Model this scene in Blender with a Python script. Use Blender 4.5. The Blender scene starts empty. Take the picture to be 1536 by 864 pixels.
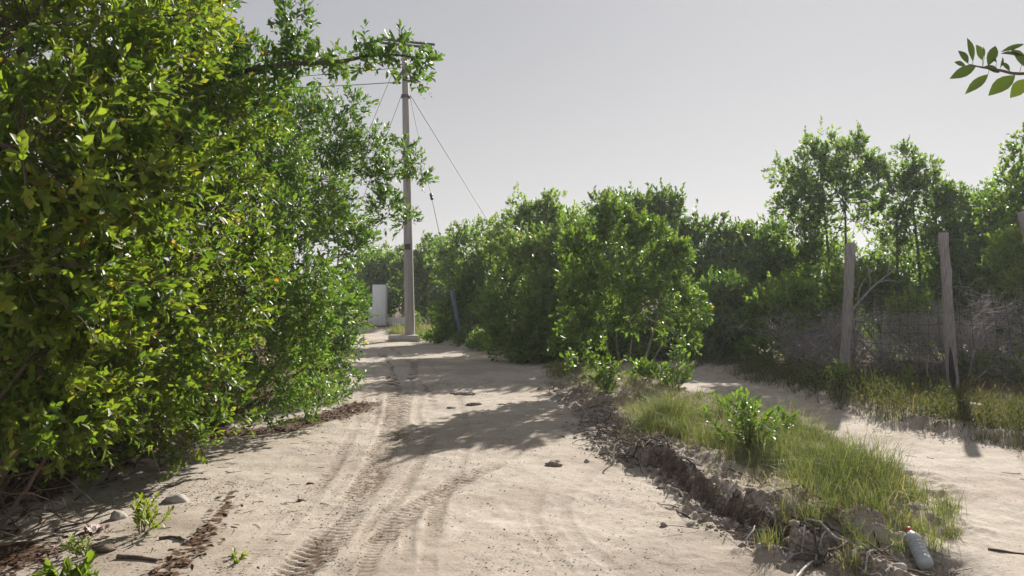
import bpy, math, random
import numpy as np
from mathutils import Matrix, Vector

# ------------------------------------------------------------------ camera, sky, sun, exposure
SC = bpy.context.scene
COL = SC.collection
FPX, CX, HY, CAMZ = 1117.0, 768.0, 440.0, 1.6      # focal length and horizon in pixels of the 1536x864 photograph
SUN_AZ, SUN_EL = math.radians(27.0), math.radians(28.0)

cam_d = bpy.data.cameras.new('camera')
cam_d.sensor_width = 36.0
cam_d.lens = 36.0 * FPX / 1536.0
cam_d.clip_start, cam_d.clip_end = 0.05, 3000.0
cam = bpy.data.objects.new('camera', cam_d)
COL.objects.link(cam)
cam.location = (0, 0, CAMZ)
cam.rotation_euler = (math.radians(90.0) + math.atan((HY - 432.0) / FPX), 0, 0)
SC.camera = cam

world = bpy.data.worlds.new('World')
SC.world = world
world.use_nodes = True
wn, wl = world.node_tree.nodes, world.node_tree.links
wn.clear()
w_out = wn.new('ShaderNodeOutputWorld')
w_bg = wn.new('ShaderNodeBackground')
w_sky = wn.new('ShaderNodeTexSky')
w_sky.sky_type = 'NISHITA'
w_sky.sun_disc = False
w_sky.sun_elevation = SUN_EL
w_sky.sun_rotation = SUN_AZ
w_sky.air_density, w_sky.dust_density, w_sky.ozone_density = 1.0, 3.0, 2.0
w_hsv = wn.new('ShaderNodeHueSaturation')
w_hsv.inputs['Saturation'].default_value = 0.3
w_mix = wn.new('ShaderNodeMixRGB')                      # a thin even veil of high cloud in front of the clear sky
w_mix.inputs[0].default_value = 0.6
w_tc = wn.new('ShaderNodeTexCoord')                     # the veil is paler towards the horizon, all the way round
w_sep = wn.new('ShaderNodeSeparateXYZ')
w_ramp = wn.new('ShaderNodeValToRGB')
w_ramp.color_ramp.elements[0].position, w_ramp.color_ramp.elements[0].color = 0.0, (1.0, .985, .985, 1)
w_ramp.color_ramp.elements[1].position, w_ramp.color_ramp.elements[1].color = 0.40, (.62, .63, .69, 1)
w_ramp.color_ramp.interpolation = 'EASE'
w_five = wn.new('ShaderNodeVectorMath')
w_five.operation = 'SCALE'
w_five.inputs['Scale'].default_value = 5.2
wl.new(w_tc.outputs['Generated'], w_sep.inputs[0])
wl.new(w_sep.outputs['Z'], w_ramp.inputs[0])
wl.new(w_ramp.outputs[0], w_five.inputs[0])
wl.new(w_five.outputs[0], w_mix.inputs[2])
w_k = wn.new('ShaderNodeVectorMath')                    # the hazy air spreads the glow round the sun: c / (1 + c / 6)
w_k.operation = 'MULTIPLY_ADD'
w_k.inputs[1].default_value = (1 / 6,) * 3
w_k.inputs[2].default_value = (1, 1, 1)
w_div = wn.new('ShaderNodeVectorMath')
w_div.operation = 'DIVIDE'
wl.new(w_sky.outputs[0], w_hsv.inputs['Color'])
wl.new(w_hsv.outputs[0], w_k.inputs[0])
wl.new(w_hsv.outputs[0], w_div.inputs[0])
wl.new(w_k.outputs[0], w_div.inputs[1])
wl.new(w_div.outputs[0], w_mix.inputs[1])
wl.new(w_mix.outputs[0], w_bg.inputs['Color'])
w_bg.inputs['Strength'].default_value = 0.074
wl.new(w_bg.outputs[0], w_out.inputs['Surface'])

sun_d = bpy.data.lights.new('sun', 'SUN')
sun_d.energy = 5.0
sun_d.angle = math.radians(0.6)
sun_d.color = (1.0, 0.94, 0.86)
sun = bpy.data.objects.new('sun', sun_d)
COL.objects.link(sun)
SUNV = Vector((math.sin(SUN_AZ) * math.cos(SUN_EL), math.cos(SUN_AZ) * math.cos(SUN_EL), math.sin(SUN_EL)))
sun.location = SUNV * 60
sun.rotation_euler = SUNV.to_track_quat('Z', 'Y').to_euler()

SC.view_settings.view_transform = 'Standard'
SC.view_settings.look = 'None'
SC.view_settings.exposure = 1.0
SC.view_settings.gamma = 1.0

RNG = np.random.default_rng(11)
random.seed(5)


# ------------------------------------------------------------------ noise
_T2 = np.random.default_rng(3).random((256, 256))
_T3 = np.random.default_rng(4).random((64, 64, 64))


def vn2(x, y):
    ix, iy = np.floor(x).astype(int), np.floor(y).astype(int)
    fx, fy = x - ix, y - iy
    fx, fy = fx * fx * (3 - 2 * fx), fy * fy * (3 - 2 * fy)
    a, b = _T2[ix & 255, iy & 255], _T2[(ix + 1) & 255, iy & 255]
    c, d = _T2[ix & 255, (iy + 1) & 255], _T2[(ix + 1) & 255, (iy + 1) & 255]
    return (a * (1 - fx) + b * fx) * (1 - fy) + (c * (1 - fx) + d * fx) * fy


def fbm2(x, y, oct=4, gain=0.5):
    s, a, t = 0, 1.0, 0
    for k in range(oct):
        s = s + a * vn2(x + 17.3 * k, y - 9.1 * k)
        t += a
        a *= gain
        x, y = x * 2.03, y * 2.03
    return s / t


def vn3(p):
    i = np.floor(p).astype(int)
    f = p - i
    f = f * f * (3 - 2 * f)
    r = 0
    for dx in (0, 1):
        for dy in (0, 1):
            for dz in (0, 1):
                w = (f[:, 0] if dx else 1 - f[:, 0]) * (f[:, 1] if dy else 1 - f[:, 1]) * (f[:, 2] if dz else 1 - f[:, 2])
                r = r + w * _T3[(i[:, 0] + dx) & 63, (i[:, 1] + dy) & 63, (i[:, 2] + dz) & 63]
    return r


def sstep(a, b, x):
    t = np.clip((x - a) / (b - a), 0, 1)
    return t * t * (3 - 2 * t)


# ------------------------------------------------------------------ where pixels of the photograph lie in the place
def at(px, py, Y):
    return np.array([(px - CX) / FPX * Y, Y, CAMZ + (HY - py) / FPX * Y])


def gnd(px, py, z=0.0):
    Y = FPX * (CAMZ - z) / (py - HY)
    return ((px - CX) / FPX * Y, Y)


# ------------------------------------------------------------------ the lie of the land
PLATEAU = [(-2.9, 25.5), (-2.75, 24.5), (-1.85, 22.5), (-.95, 20.8), (-.13, 18.9), (0.75, 17.2), (0.62, 15.9), (0.7, 12.6), (1.0, 10.2), (1.02, 8.3), (1.02, 7.35),
           (1.34, 6.85), (1.37, 6.2), (1.42, 5.45), (1.55, 5.05), (1.66, 4.75), (1.80, 4.48), (1.98, 4.25), (2.15, 3.95), (2.4, 3.7),
           (2.6, 3.2), (2.8, 2.3), (3.0, 0.0), (90, 0), (90, 300), (-2.9, 300)]
ISLAND = [(0.5, 15.6), (0.4, 12.6), (.7, 10.2), (.7, 8.3), (.75, 7.0), (1.1, 6.5), (1.15, 6.1), (1.2, 5.3), (1.4, 4.8),
          (1.9, 4.5), (2.3, 4.52), (2.62, 4.6), (2.95, 4.95), (3.25, 5.6), (3.38, 6.2), (3.34, 7.0), (3.28, 7.9), (3.2, 8.9),
          (3.05, 10.1), (2.75, 11.2), (2.5, 12.5), (2.3, 13.7), (1.8, 15.2)]
FOREST = [(-2.9, 25.5), (-2.75, 24.5), (-1.85, 22.5), (-.95, 20.8), (-.13, 18.9), (0.75, 17.2), (1.9, 15.9), (2.9, 15.2), (3.85, 14.6), (4.1, 12.3), (4.1, 9.8), (4.2, 8.4), (4.5, 7.65),
          (4.85, 7.05), (6.5, 6.3), (9, 5.2), (30, 3), (90, 3), (90, 300), (-90, 300), (-90, 36), (-14, 35), (-8, 34), (-5.6, 31), (-4.1, 27.6)]
LEFT = [(-5.3, 25.5), (-3.5, 17), (-2.65, 12.4), (-2.85, 10.6), (-3.1, 9.0), (-3.35, 8.2), (-3.25, 6.4), (-3.4, 5.2), (-3.3, 3.5), (-3.4, 0), (-90, 0),
        (-90, 31), (-9, 28.0)]


def sdist(poly, x, y):
    """signed distance to the outline, positive inside"""
    P = np.array(poly, float)
    d = np.full(x.shape, 1e9)
    ins = np.zeros(x.shape, bool)
    for i in range(len(P)):
        a, b = P[i], P[(i + 1) % len(P)]
        e = b - a
        t = np.clip(((x - a[0]) * e[0] + (y - a[1]) * e[1]) / (e @ e), 0, 1)
        d = np.minimum(d, np.hypot(x - a[0] - t * e[0], y - a[1] - t * e[1]))
        if e[1] != 0:
            c = ((a[1] > y) != (b[1] > y)) & (x < e[0] * (y - a[1]) / e[1] + a[0])
            ins ^= c
    return np.where(ins, d, -d)


def polyline_st(pts, x, y):
    P = np.array(pts, float)
    best = np.full(x.shape, 1e9)
    S = np.zeros(x.shape)
    D = np.full(x.shape, 1e9)
    s0 = 0.0
    for i in range(len(P) - 1):
        a, b = P[i], P[i + 1]
        e = b - a
        L = math.hypot(*e)
        t = np.clip(((x - a[0]) * e[0] + (y - a[1]) * e[1]) / L ** 2, 0, 1)
        qx, qy = x - a[0] - t * e[0], y - a[1] - t * e[1]
        d = np.hypot(qx, qy)
        m = d < best
        best = np.where(m, d, best)
        D = np.where(m, np.sign(e[0] * qy - e[1] * qx) * d, D)
        S = np.where(m, s0 + t * L, S)
        s0 += L
    return S, D


def smooth_path(pts, n=40):
    P = np.array(pts, float)
    t = np.linspace(0, len(P) - 1, n)
    out = []
    for u in t:
        i = min(int(u), len(P) - 2)
        f = u - i
        p0, p1, p2, p3 = P[max(i - 1, 0)], P[i], P[i + 1], P[min(i + 2, len(P) - 1)]
        out.append(0.5 * ((2 * p1) + (-p0 + p2) * f + (2 * p0 - 5 * p1 + 4 * p2 - p3) * f ** 2 + (-p0 + 3 * p1 - 3 * p2 + p3) * f ** 3))
    return np.array(out)


def gp(*pix):
    return smooth_path([gnd(*p) for p in pix], 24)


# tyre tracks: (path, half width, lug pitch, depth, lugs)
TRACKS = [
    (gp((572, 528), (590, 575), (588, 630), (572, 680), (545, 730), (505, 790), (440, 860), (380, 930)), .13, .072, .016, 1.0),
    (gp((625, 540), (612, 590), (602, 640), (600, 690)), .09, .06, .010, .5),
    (gp((760, 690), (690, 722), (630, 755), (585, 795), (555, 835)), .10, .065, .014, .9),
    (gp((700, 700), (668, 730), (655, 765), (650, 800), (640, 850)), .07, .05, .010, .7),
    (gp((668, 720), (600, 740), (560, 775), (540, 830), (528, 880)), .05, .05, .014, 0),
    (gp((700, 735), (640, 760), (615, 785), (610, 850)), .045, .05, .012, 0),
    (gp((550, 525), (562, 560), (566, 600), (560, 640)), .05, .05, .014, 0),
    (gp((680, 560), (640, 585), (625, 612), (630, 640)), .06, .05, .012, 0),
    (gp((900, 700), (850, 745), (860, 800), (940, 870)), .05, .05, .005, 0),
    (gp((820, 720), (800, 770), (830, 830), (880, 900)), .05, .06, .005, 0),
    (gp((560, 512), (600, 530), (640, 580), (650, 640), (625, 700), (590, 760), (560, 830), (540, 890)), .055, .06, .008, .3),
    (gp((575, 515), (625, 532), (675, 580), (700, 640), (690, 700), (650, 780), (640, 880)), .05, .05, .007, 0),
    (gp((552, 530), (545, 590), (530, 650), (490, 720), (430, 790), (360, 860)), .05, .05, .008, 0),
    (gp((535, 640), (500, 700), (455, 750), (390, 820), (330, 880)), .06, .06, .006, .4),
    (gp((585, 690), (550, 750), (500, 810), (440, 880)), .12, .068, .008, .7),
    (gp((1300, 640), (1420, 690), (1520, 780), (1560, 860)), .07, .06, .008, 0),
    (gp((1180, 595), (1330, 645), (1480, 700), (1580, 760)), .06, .06, .007, 0),
]
GULLY = gnd(1392, 846, .05)


def land(x, y, full=False):
    x, y = np.asarray(x, float), np.asarray(y, float)
    n1 = fbm2(x * .9 + 5, y * .9, 4)
    n2 = fbm2(x * 4 + 31, y * 4 + 7, 4)
    n3 = fbm2(x * 14, y * 14 + 3, 3)
    wob = (n2 - .5) * .34 + (n3 - .5) * .09
    dP = sdist(PLATEAU, x, y) + wob * (.6 + .9 * sstep(6.6, 7.4, y) + .9 * sstep(5.1, 4.6, y))
    dI = np.minimum(sdist(ISLAND, x, y) + wob * .7, dP)
    dF = sdist(FOREST, x, y) + wob * 1.2
    dL = sdist(LEFT, x, y) + wob * 1.6
    cliff = .075 + .25 * sstep(8.0, 12, y)                       # the bank is cut sharp near by, softer farther up the road
    high = .085 * (1 - .6 * sstep(10, 15, y))
    z = .09 * (n1 - .5) * sstep(2, 5, y) + .016 * (n2 - .5)
    z = z + high * sstep(-.02, cliff + .28 * sstep(6.9, 8, y), dP) * (1 - .55 * sstep(6.9, 8, y) * sstep(.9, .2, dP))
    sharp = sstep(4.9, 5.3, y) * (1 - .8 * sstep(6.6, 7.2, y))
    edge_in = sstep(0, cliff + .35 * (1 - sharp), dI) * (.095 + .10 * (n2 - .5))
    soft_side = sstep(0.0, .7, sdist(ISLAND, x, y) + (n2 - .5) * .3)
    road_side = np.exp(-np.maximum(dP, 0) ** 2 / .7)
    z = z + edge_in * (road_side + (1 - road_side) * soft_side)
    z = z + .12 * sstep(0, .5, dF) + .03 * (n2 - .5) * sstep(0, .3, dF)
    z = z + .55 * np.exp(-((x + 0.6) ** 2 / 3.0 + (y - 23.0) ** 2 / 6)) * sstep(0, .8, dF)
    z = z + .10 * sstep(0, .6, dL) + .05 * (n2 - .5) * sstep(-.3, .4, dL)
    z = z + .012 * (n3 - .5) * sstep(.42, .62, fbm2(x * .7 + 60, y * .7 + 20, 3)) * (1 - sstep(-.2, .1, dF))
    isl = sstep(-.25, .05, dI)
    z = z + isl * ((n3 - .5) * .06 + (n2 - .5) * (.06 + .16 * sstep(5.0, 4.6, y)))
    bank = np.exp(-(dP / .16) ** 2) * (1 - sstep(15, 17, y))      # crumbly lumps along the foot of the bank
    z = z + bank * ((n3 - .45) * .13)
    g = np.exp(-(((x - GULLY[0]) / .22) ** 2 + ((y - GULLY[1]) / .30) ** 2))
    z = z - .14 * g * (1 + (n3 - .5) * .8)
    if not full:
        return z
    trackm = np.zeros(x.shape)
    near = (y > 3) & (y < 26) & (x > -4) & (x < 3)
    xi, yi = x[near], y[near]
    zt, mt = np.zeros(xi.shape), np.zeros(xi.shape)
    for path, hw, pitch, dep, lug in TRACKS:
        S, D = polyline_st(path, xi, yi)
        fade = sstep(.18, .48, fbm2(S * .8 + hw * 90, D * 2 + dep * 700, 3)) * sstep(0, .5, S) * sstep(0, .4, S[np.isfinite(S)].max() - S)
        ins = 1 - sstep(hw * .75, hw * 1.05, np.abs(D))
        rim = np.exp(-((np.abs(D) - hw * 1.25) / (hw * .3)) ** 2)
        lugs = sstep(-.15, .35, np.sin(2 * math.pi * (S + np.abs(D) * .35) / pitch + 2.2 * (fbm2(xi * 6, yi * 6, 2) - .5)))
        zt += .7 * fade * (-dep * ins * (.55 + .45 * (1 - lugs * lug)) + lug * .010 * ins * (lugs - .5) + dep * .55 * rim)
        mt = np.maximum(mt, fade * ins * ((1 - lugs) if lug else .35) * (.4 + .6 * lug))
    road_in = 1 - sstep(-.15, .1, dP[near])
    z[near] += zt * road_in
    trackm[near] = mt * road_in
    return z, dP, dI, dF, dL, n1, n2, n3, trackm


def hz(x, y):
    return float(land(np.array([x]), np.array([y]))[0])


# ------------------------------------------------------------------ materials
def newmat(name):
    m = bpy.data.materials.new(name)
    m.use_nodes = True
    nt = m.node_tree
    return m, nt, nt.nodes, nt.links, nt.nodes['Principled BSDF']


def ramp(nodes, stops):
    r = nodes.new('ShaderNodeValToRGB')
    e = r.color_ramp.elements
    while len(e) > 1:
        e.remove(e[-1])
    e[0].position, e[0].color = stops[0][0], (*stops[0][1], 1)
    for p, c in stops[1:]:
        k = e.new(p)
        k.color = (*c, 1)
    return r


def leaf_mat(name, stops, trans_gain=1.9, trans=.45, rough=.46, trans_tint=(1.12, 1.2, .45), spec=.4):
    m, nt, N, L, B = newmat(name)
    a = N.new('ShaderNodeAttribute')
    a.attribute_name = 'tint'
    r = ramp(N, stops)
    L.new(a.outputs['Fac'], r.inputs[0])
    L.new(r.outputs[0], B.inputs['Base Color'])
    B.inputs['Roughness'].default_value = rough
    B.inputs['Specular IOR Level'].default_value = spec
    t = N.new('ShaderNodeBsdfTranslucent')
    mul = N.new('ShaderNodeMixRGB')
    mul.blend_type = 'MULTIPLY'
    mul.inputs[0].default_value = 1
    mul.inputs[2].default_value = tuple(trans_gain * c for c in trans_tint) + (1,)
    L.new(r.outputs[0], mul.inputs[1])
    L.new(mul.outputs[0], t.inputs['Color'])
    mix = N.new('ShaderNodeMixShader')
    mix.inputs[0].default_value = trans
    L.new(B.outputs[0], mix.inputs[1])
    L.new(t.outputs[0], mix.inputs[2])
    L.new(mix.outputs[0], N['Material Output'].inputs['Surface'])
    return m


def noise_mat(name, c1, c2, scale=8, rough=.85, bump=.3, stretch=(1, 1, 1), c3=None, detail=6, spec=.3, metallic=0, dist=.01):
    m, nt, N, L, B = newmat(name)
    tc = N.new('ShaderNodeTexCoord')
    mp = N.new('ShaderNodeMapping')
    mp.inputs['Scale'].default_value = stretch
    n = N.new('ShaderNodeTexNoise')
    n.inputs['Scale'].default_value = scale
    n.inputs['Detail'].default_value = detail
    n.inputs['Roughness'].default_value = .65
    L.new(tc.outputs['Object'], mp.inputs[0])
    L.new(mp.outputs[0], n.inputs['Vector'])
    st = [(.3, c1), (.7, c2)] + ([(.85, c3)] if c3 else [])
    r = ramp(N, st)
    L.new(n.outputs['Fac'], r.inputs[0])
    L.new(r.outputs[0], B.inputs['Base Color'])
    B.inputs['Roughness'].default_value = rough
    B.inputs['Specular IOR Level'].default_value = spec
    B.inputs['Metallic'].default_value = metallic
    if bump:
        b = N.new('ShaderNodeBump')
        b.inputs['Strength'].default_value = bump
        b.inputs['Distance'].default_value = dist
        L.new(n.outputs['Fac'], b.inputs['Height'])
        L.new(b.outputs[0], B.inputs['Normal'])
    return m


def ground_mat():
    m, nt, N, L, B = newmat('sandy_ground')
    geo = N.new('ShaderNodeNewGeometry')
    at_ = N.new('ShaderNodeAttribute')
    at_.attribute_name = 'cover'
    sep = N.new('ShaderNodeSeparateColor')
    L.new(at_.outputs['Color'], sep.inputs[0])

    def noise(scale, det=5, rough=.6):
        n = N.new('ShaderNodeTexNoise')
        n.inputs['Scale'].default_value = scale
        n.inputs['Detail'].default_value = det
        n.inputs['Roughness'].default_value = rough
        L.new(geo.outputs['Position'], n.inputs['Vector'])
        return n

    def mix(a, b, f, mode='MIX'):
        x = N.new('ShaderNodeMixRGB')
        x.blend_type = mode
        for k, v in ((0, f), (1, a), (2, b)):
            if isinstance(v, (tuple, float, int)):
                x.inputs[k].default_value = (*v, 1) if isinstance(v, tuple) else v
            else:
                L.new(v, x.inputs[k])
        return x.outputs[0]

    def math_(op, a, b, clamp=True):
        x = N.new('ShaderNodeMath')
        x.operation = op
        x.use_clamp = clamp
        for k, v in enumerate((a, b)):
            if isinstance(v, (float, int)):
                x.inputs[k].default_value = v
            else:
                L.new(v, x.inputs[k])
        return x.outputs[0]

    big, mid, fine, grit = noise(.8, 5), noise(6, 6, .7), noise(45, 5, .75), noise(160, 3)
    sand = ramp(N, [(.3, (.32, .275, .225)), (.5, (.395, .347, .293)), (.7, (.445, .40, .345))])
    L.new(mid.outputs['Fac'], sand.inputs[0])
    col = mix(sand.outputs[0], (.27, .215, .165), math_('MULTIPLY', math_('SUBTRACT', big.outputs['Fac'], .45), 2.6))
    gr = ramp(N, [(.34, (.55, .5, .45)), (.46, (1, 1, 1)), (.7, (1.06, 1.05, 1.03))])
    L.new(fine.outputs['Fac'], gr.inputs[0])
    col = mix(col, gr.outputs[0], .8, 'MULTIPLY')
    # churned sand in tyre prints: dampened, with tread shading painted into the colour
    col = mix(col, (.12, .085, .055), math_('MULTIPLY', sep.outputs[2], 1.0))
    # humus and leaf crumbs, with painted shade under the left shrubs
    hum_shade = ramp(N, [(.3, (.045, .026, .015)), (.55, (.10, .058, .034)), (.75, (.20, .13, .085))])
    L.new(fine.outputs['Fac'], hum_shade.inputs[0])
    hf = math_('MULTIPLY', math_('SUBTRACT', math_('ADD', sep.outputs[0], math_('MULTIPLY', mid.outputs['Fac'], .9), False), .75), 5.0)
    col = mix(col, hum_shade.outputs[0], hf)
    # bare peaty soil of the bank and the grassy island
    soil = ramp(N, [(.3, (.10, .076, .058)), (.46, (.22, .18, .145)), (.60, (.36, .32, .275))])
    L.new(fine.outputs['Fac'], soil.inputs[0])
    sf = math_('MULTIPLY', math_('SUBTRACT', math_('ADD', sep.outputs[1], math_('MULTIPLY', mid.outputs['Fac'], .9), False), .75), 4.0)
    col = mix(col, soil.outputs[0], sf)
    L.new(col, B.inputs['Base Color'])
    B.inputs['Roughness'].default_value = .95
    B.inputs['Specular IOR Level'].default_value = .15
    b1 = N.new('ShaderNodeBump')
    b1.inputs['Strength'].default_value = .55
    b1.inputs['Distance'].default_value = .012
    L.new(fine.outputs['Fac'], b1.inputs['Height'])
    b2 = N.new('ShaderNodeBump')
    b2.inputs['Strength'].default_value = .4
    b2.inputs['Distance'].default_value = .003
    L.new(grit.outputs['Fac'], b2.inputs['Height'])
    b3 = N.new('ShaderNodeBump')
    b3.inputs['Strength'].default_value = .35
    b3.inputs['Distance'].default_value = .03
    L.new(mid.outputs['Fac'], b3.inputs['Height'])
    L.new(b3.outputs[0], b1.inputs['Normal'])
    L.new(b1.outputs[0], b2.inputs['Normal'])
    L.new(b2.outputs[0], B.inputs['Normal'])
    return m


M = {}
M['ground'] = ground_mat()
M['leaf_near'] = leaf_mat('leaf_yellow_green', [(0, (.026, .058, .010)), (.35, (.064, .108, .018)), (.7, (.120, .158, .024)), (.93, (.17, .20, .035)),
                                               (.965, (.30, .22, .025)), (.985, (.30, .11, .02)), (1, (.25, .19, .12))])
M['leaf_mid'] = leaf_mat('leaf_fresh_green', [(0, (.034, .076, .015)), (.4, (.072, .132, .028)), (.8, (.118, .18, .038)), (.975, (.15, .205, .045)),
                                             (.985, (.34, .24, .03)), (1, (.34, .15, .02))], trans=.36)
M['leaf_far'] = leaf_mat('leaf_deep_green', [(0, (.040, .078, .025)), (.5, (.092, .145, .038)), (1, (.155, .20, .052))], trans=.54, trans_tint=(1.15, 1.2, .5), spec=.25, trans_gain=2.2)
M['leaf_olive'] = leaf_mat('olive_leaf', [(0, (.018, .028, .012)), (.5, (.035, .052, .014)), (.8, (.06, .085, .016)), (1, (.13, .14, .02))], trans=.3)
M['leaf_dry'] = leaf_mat('dead_leaf', [(0, (.035, .018, .011)), (.5, (.085, .042, .024)), (.85, (.17, .10, .06)), (1, (.30, .22, .15))], trans=.12, rough=.7)
M['grass'] = leaf_mat('grass_blade', [(0, (.060, .090, .026)), (.45, (.112, .148, .050)), (.8, (.175, .198, .082)), (1, (.34, .28, .17))], trans=.42, rough=.55,
                      trans_gain=1.35, trans_tint=(1.15, 1.1, .6))
M['grass_dark'] = leaf_mat('verge_blade', [(0, (.035, .05, .016)), (.5, (.075, .095, .028)), (.8, (.13, .135, .05)), (1, (.22, .165, .09))], trans=.38, rough=.6,
                           trans_gain=1.3, trans_tint=(1.15, 1.1, .6))
M['weed'] = leaf_mat('weed_leaf', [(0, (.045, .062, .024)), (.5, (.085, .10, .038)), (.8, (.115, .11, .055)), (1, (.14, .095, .065))], trans=.33, rough=.75, spec=.12, trans_gain=1.4)
M['fruit'] = noise_mat('button_fruit', (.15, .115, .045), (.27, .21, .085), 60, .8, 0)
M['bark'] = noise_mat('brown_bark', (.07, .052, .038), (.165, .128, .098), 22, .9, .5, (1, 1, .25))
M['bark_pale'] = noise_mat('pale_bark', (.17, .145, .12), (.38, .34, .30), 16, .9, .5, (1, 1, .3))
M['twig_dead'] = noise_mat('dead_twig', (.20, .175, .165), (.42, .38, .365), 20, .95, .3)
M['root'] = noise_mat('dark_root', (.035, .026, .020), (.12, .095, .075), 25, .95, .3)
M['rootlet'] = noise_mat('brown_rootlet', (.075, .052, .038), (.22, .17, .13), 25, .95, 0)
M['wood'] = noise_mat('weathered_wood', (.17, .15, .145), (.42, .385, .37), 9, .9, .8, (9, 9, .6), c3=(.52, .48, .46))
M['wood_hole'] = noise_mat('rotten_wood', (.02, .016, .013), (.06, .045, .035), 14, .95, .5)
M['steel'] = noise_mat('dull_steel', (.06, .06, .065), (.11, .11, .11), 30, .6, 0, metallic=.3)
M['rusty_wire'] = noise_mat('rusty_wire', (.035, .028, .025), (.08, .065, .058), 30, .95, 0, spec=.05)
M['concrete'] = noise_mat('pole_concrete', (.25, .23, .215), (.43, .40, .375), 9, .85, .2, (1, 1, .06))
M['kerb'] = noise_mat('cast_concrete', (.34, .315, .28), (.47, .435, .39), 4, .9, .3)
M['white'] = noise_mat('white_render', (.66, .67, .675), (.80, .81, .82), 2.5, .8, .15, (2, 2, .5))
M['plate'] = noise_mat('black_plate', (.012, .012, .014), (.03, .03, .035), 20, .5, 0)
M['porcelain'] = noise_mat('insulator_glaze', (.05, .035, .03), (.09, .06, .05), 20, .25, 0)
M['pale_porcelain'] = noise_mat('white_glaze', (.7, .7, .7), (.8, .8, .8), 20, .25, 0)
M['guard'] = noise_mat('faded_blue_plastic', (.075, .10, .13), (.12, .15, .18), 6, .6, .05)
M['rock'] = noise_mat('limestone', (.24, .22, .20), (.46, .43, .39), 7, .95, .8)
M['dark_lump'] = noise_mat('dried_weed', (.06, .045, .034), (.19, .15, .115), 20, .95, 1.0, dist=.02)
M['clod'] = noise_mat('dry_clod', (.17, .14, .11), (.36, .31, .26), 30, .95, .5)
M['pink_scrap'] = noise_mat('faded_pink_plastic', (.50, .38, .36), (.62, .52, .49), 8, .6, .1)
M['red_cap'] = noise_mat('red_plastic', (.50, .06, .035), (.58, .10, .06), 10, .45, 0)
M['bone'] = noise_mat('bleached_wood', (.42, .39, .35), (.62, .58, .53), 14, .8, .3, (1, 1, .3))


def bottle_mat():
    m, nt, N, L, B = newmat('cloudy_bottle_plastic')
    B.inputs['Base Color'].default_value = (.62, .66, .69, 1)
    B.inputs['Roughness'].default_value = .22
    B.inputs['Transmission Weight'].default_value = .45
    B.inputs['IOR'].default_value = 1.3
    return m


M['bottle'] = bottle_mat()


# ------------------------------------------------------------------ meshes and objects
def mesh_np(name, V, F, mat, attrs=None, smooth=False, normals=None):
    """V (n,3); F: array (m,3|4) or list of such arrays"""
    Fs = F if isinstance(F, list) else [F]
    Fs = [np.asarray(f, np.int32) for f in Fs if len(f)]
    V = np.asarray(V, np.float32)
    me = bpy.data.meshes.new(name)
    me.vertices.add(len(V))
    me.vertices.foreach_set('co', V.ravel())
    loops = np.concatenate([f.ravel() for f in Fs])
    tot = np.concatenate([np.full(len(f), f.shape[1], np.int32) for f in Fs])
    me.loops.add(len(loops))
    me.loops.foreach_set('vertex_index', loops)
    me.polygons.add(len(tot))
    me.polygons.foreach_set('loop_start', np.concatenate([[0], np.cumsum(tot)[:-1]]).astype(np.int32))
    if smooth:
        me.polygons.foreach_set('use_smooth', np.ones(len(tot), bool))
    for k, v in (attrs or {}).items():
        if v.ndim == 1:
            a = me.attributes.new(k, 'FLOAT', 'POINT')
            a.data.foreach_set('value', v.astype(np.float32))
        else:
            a = me.attributes.new(k, 'FLOAT_COLOR', 'POINT')
            a.data.foreach_set('color', v.astype(np.float32).ravel())
    me.update(calc_edges=True)
    me.validate()
    if mat:
        me.materials.append(mat)
    if normals is not None:
        me.normals_split_custom_set_from_vertices(normals.tolist())
    return me


def tag(o, label=None, cat=None, group=None, kind=None):
    for k, v in (('label', label), ('category', cat), ('group', group), ('kind', kind)):
        if v:
            o[k] = v
    return o


def thing(name, label, cat, loc, group=None):
    o = bpy.data.objects.new(name, None)
    o.empty_display_size = .1
    COL.objects.link(o)
    o.location = Vector([float(c) for c in loc])
    o['origin'] = [float(c) for c in loc]
    return tag(o, label, cat, group)


def wloc(o):
    v = Vector((0, 0, 0))
    while o is not None:
        v = v + o.location
        o = o.parent
    return v


def obj(name, me, parent=None, loc=None, kind=None, label=None):
    """an object of mesh `me`, whose vertices are in world space unless loc is given"""
    o = bpy.data.objects.new(name, me)
    COL.objects.link(o)
    if parent is not None:
        o.parent = parent
    if loc is not None:
        o.location = Vector([float(c) for c in loc])
    return tag(o, label=label, kind=kind)


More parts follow.
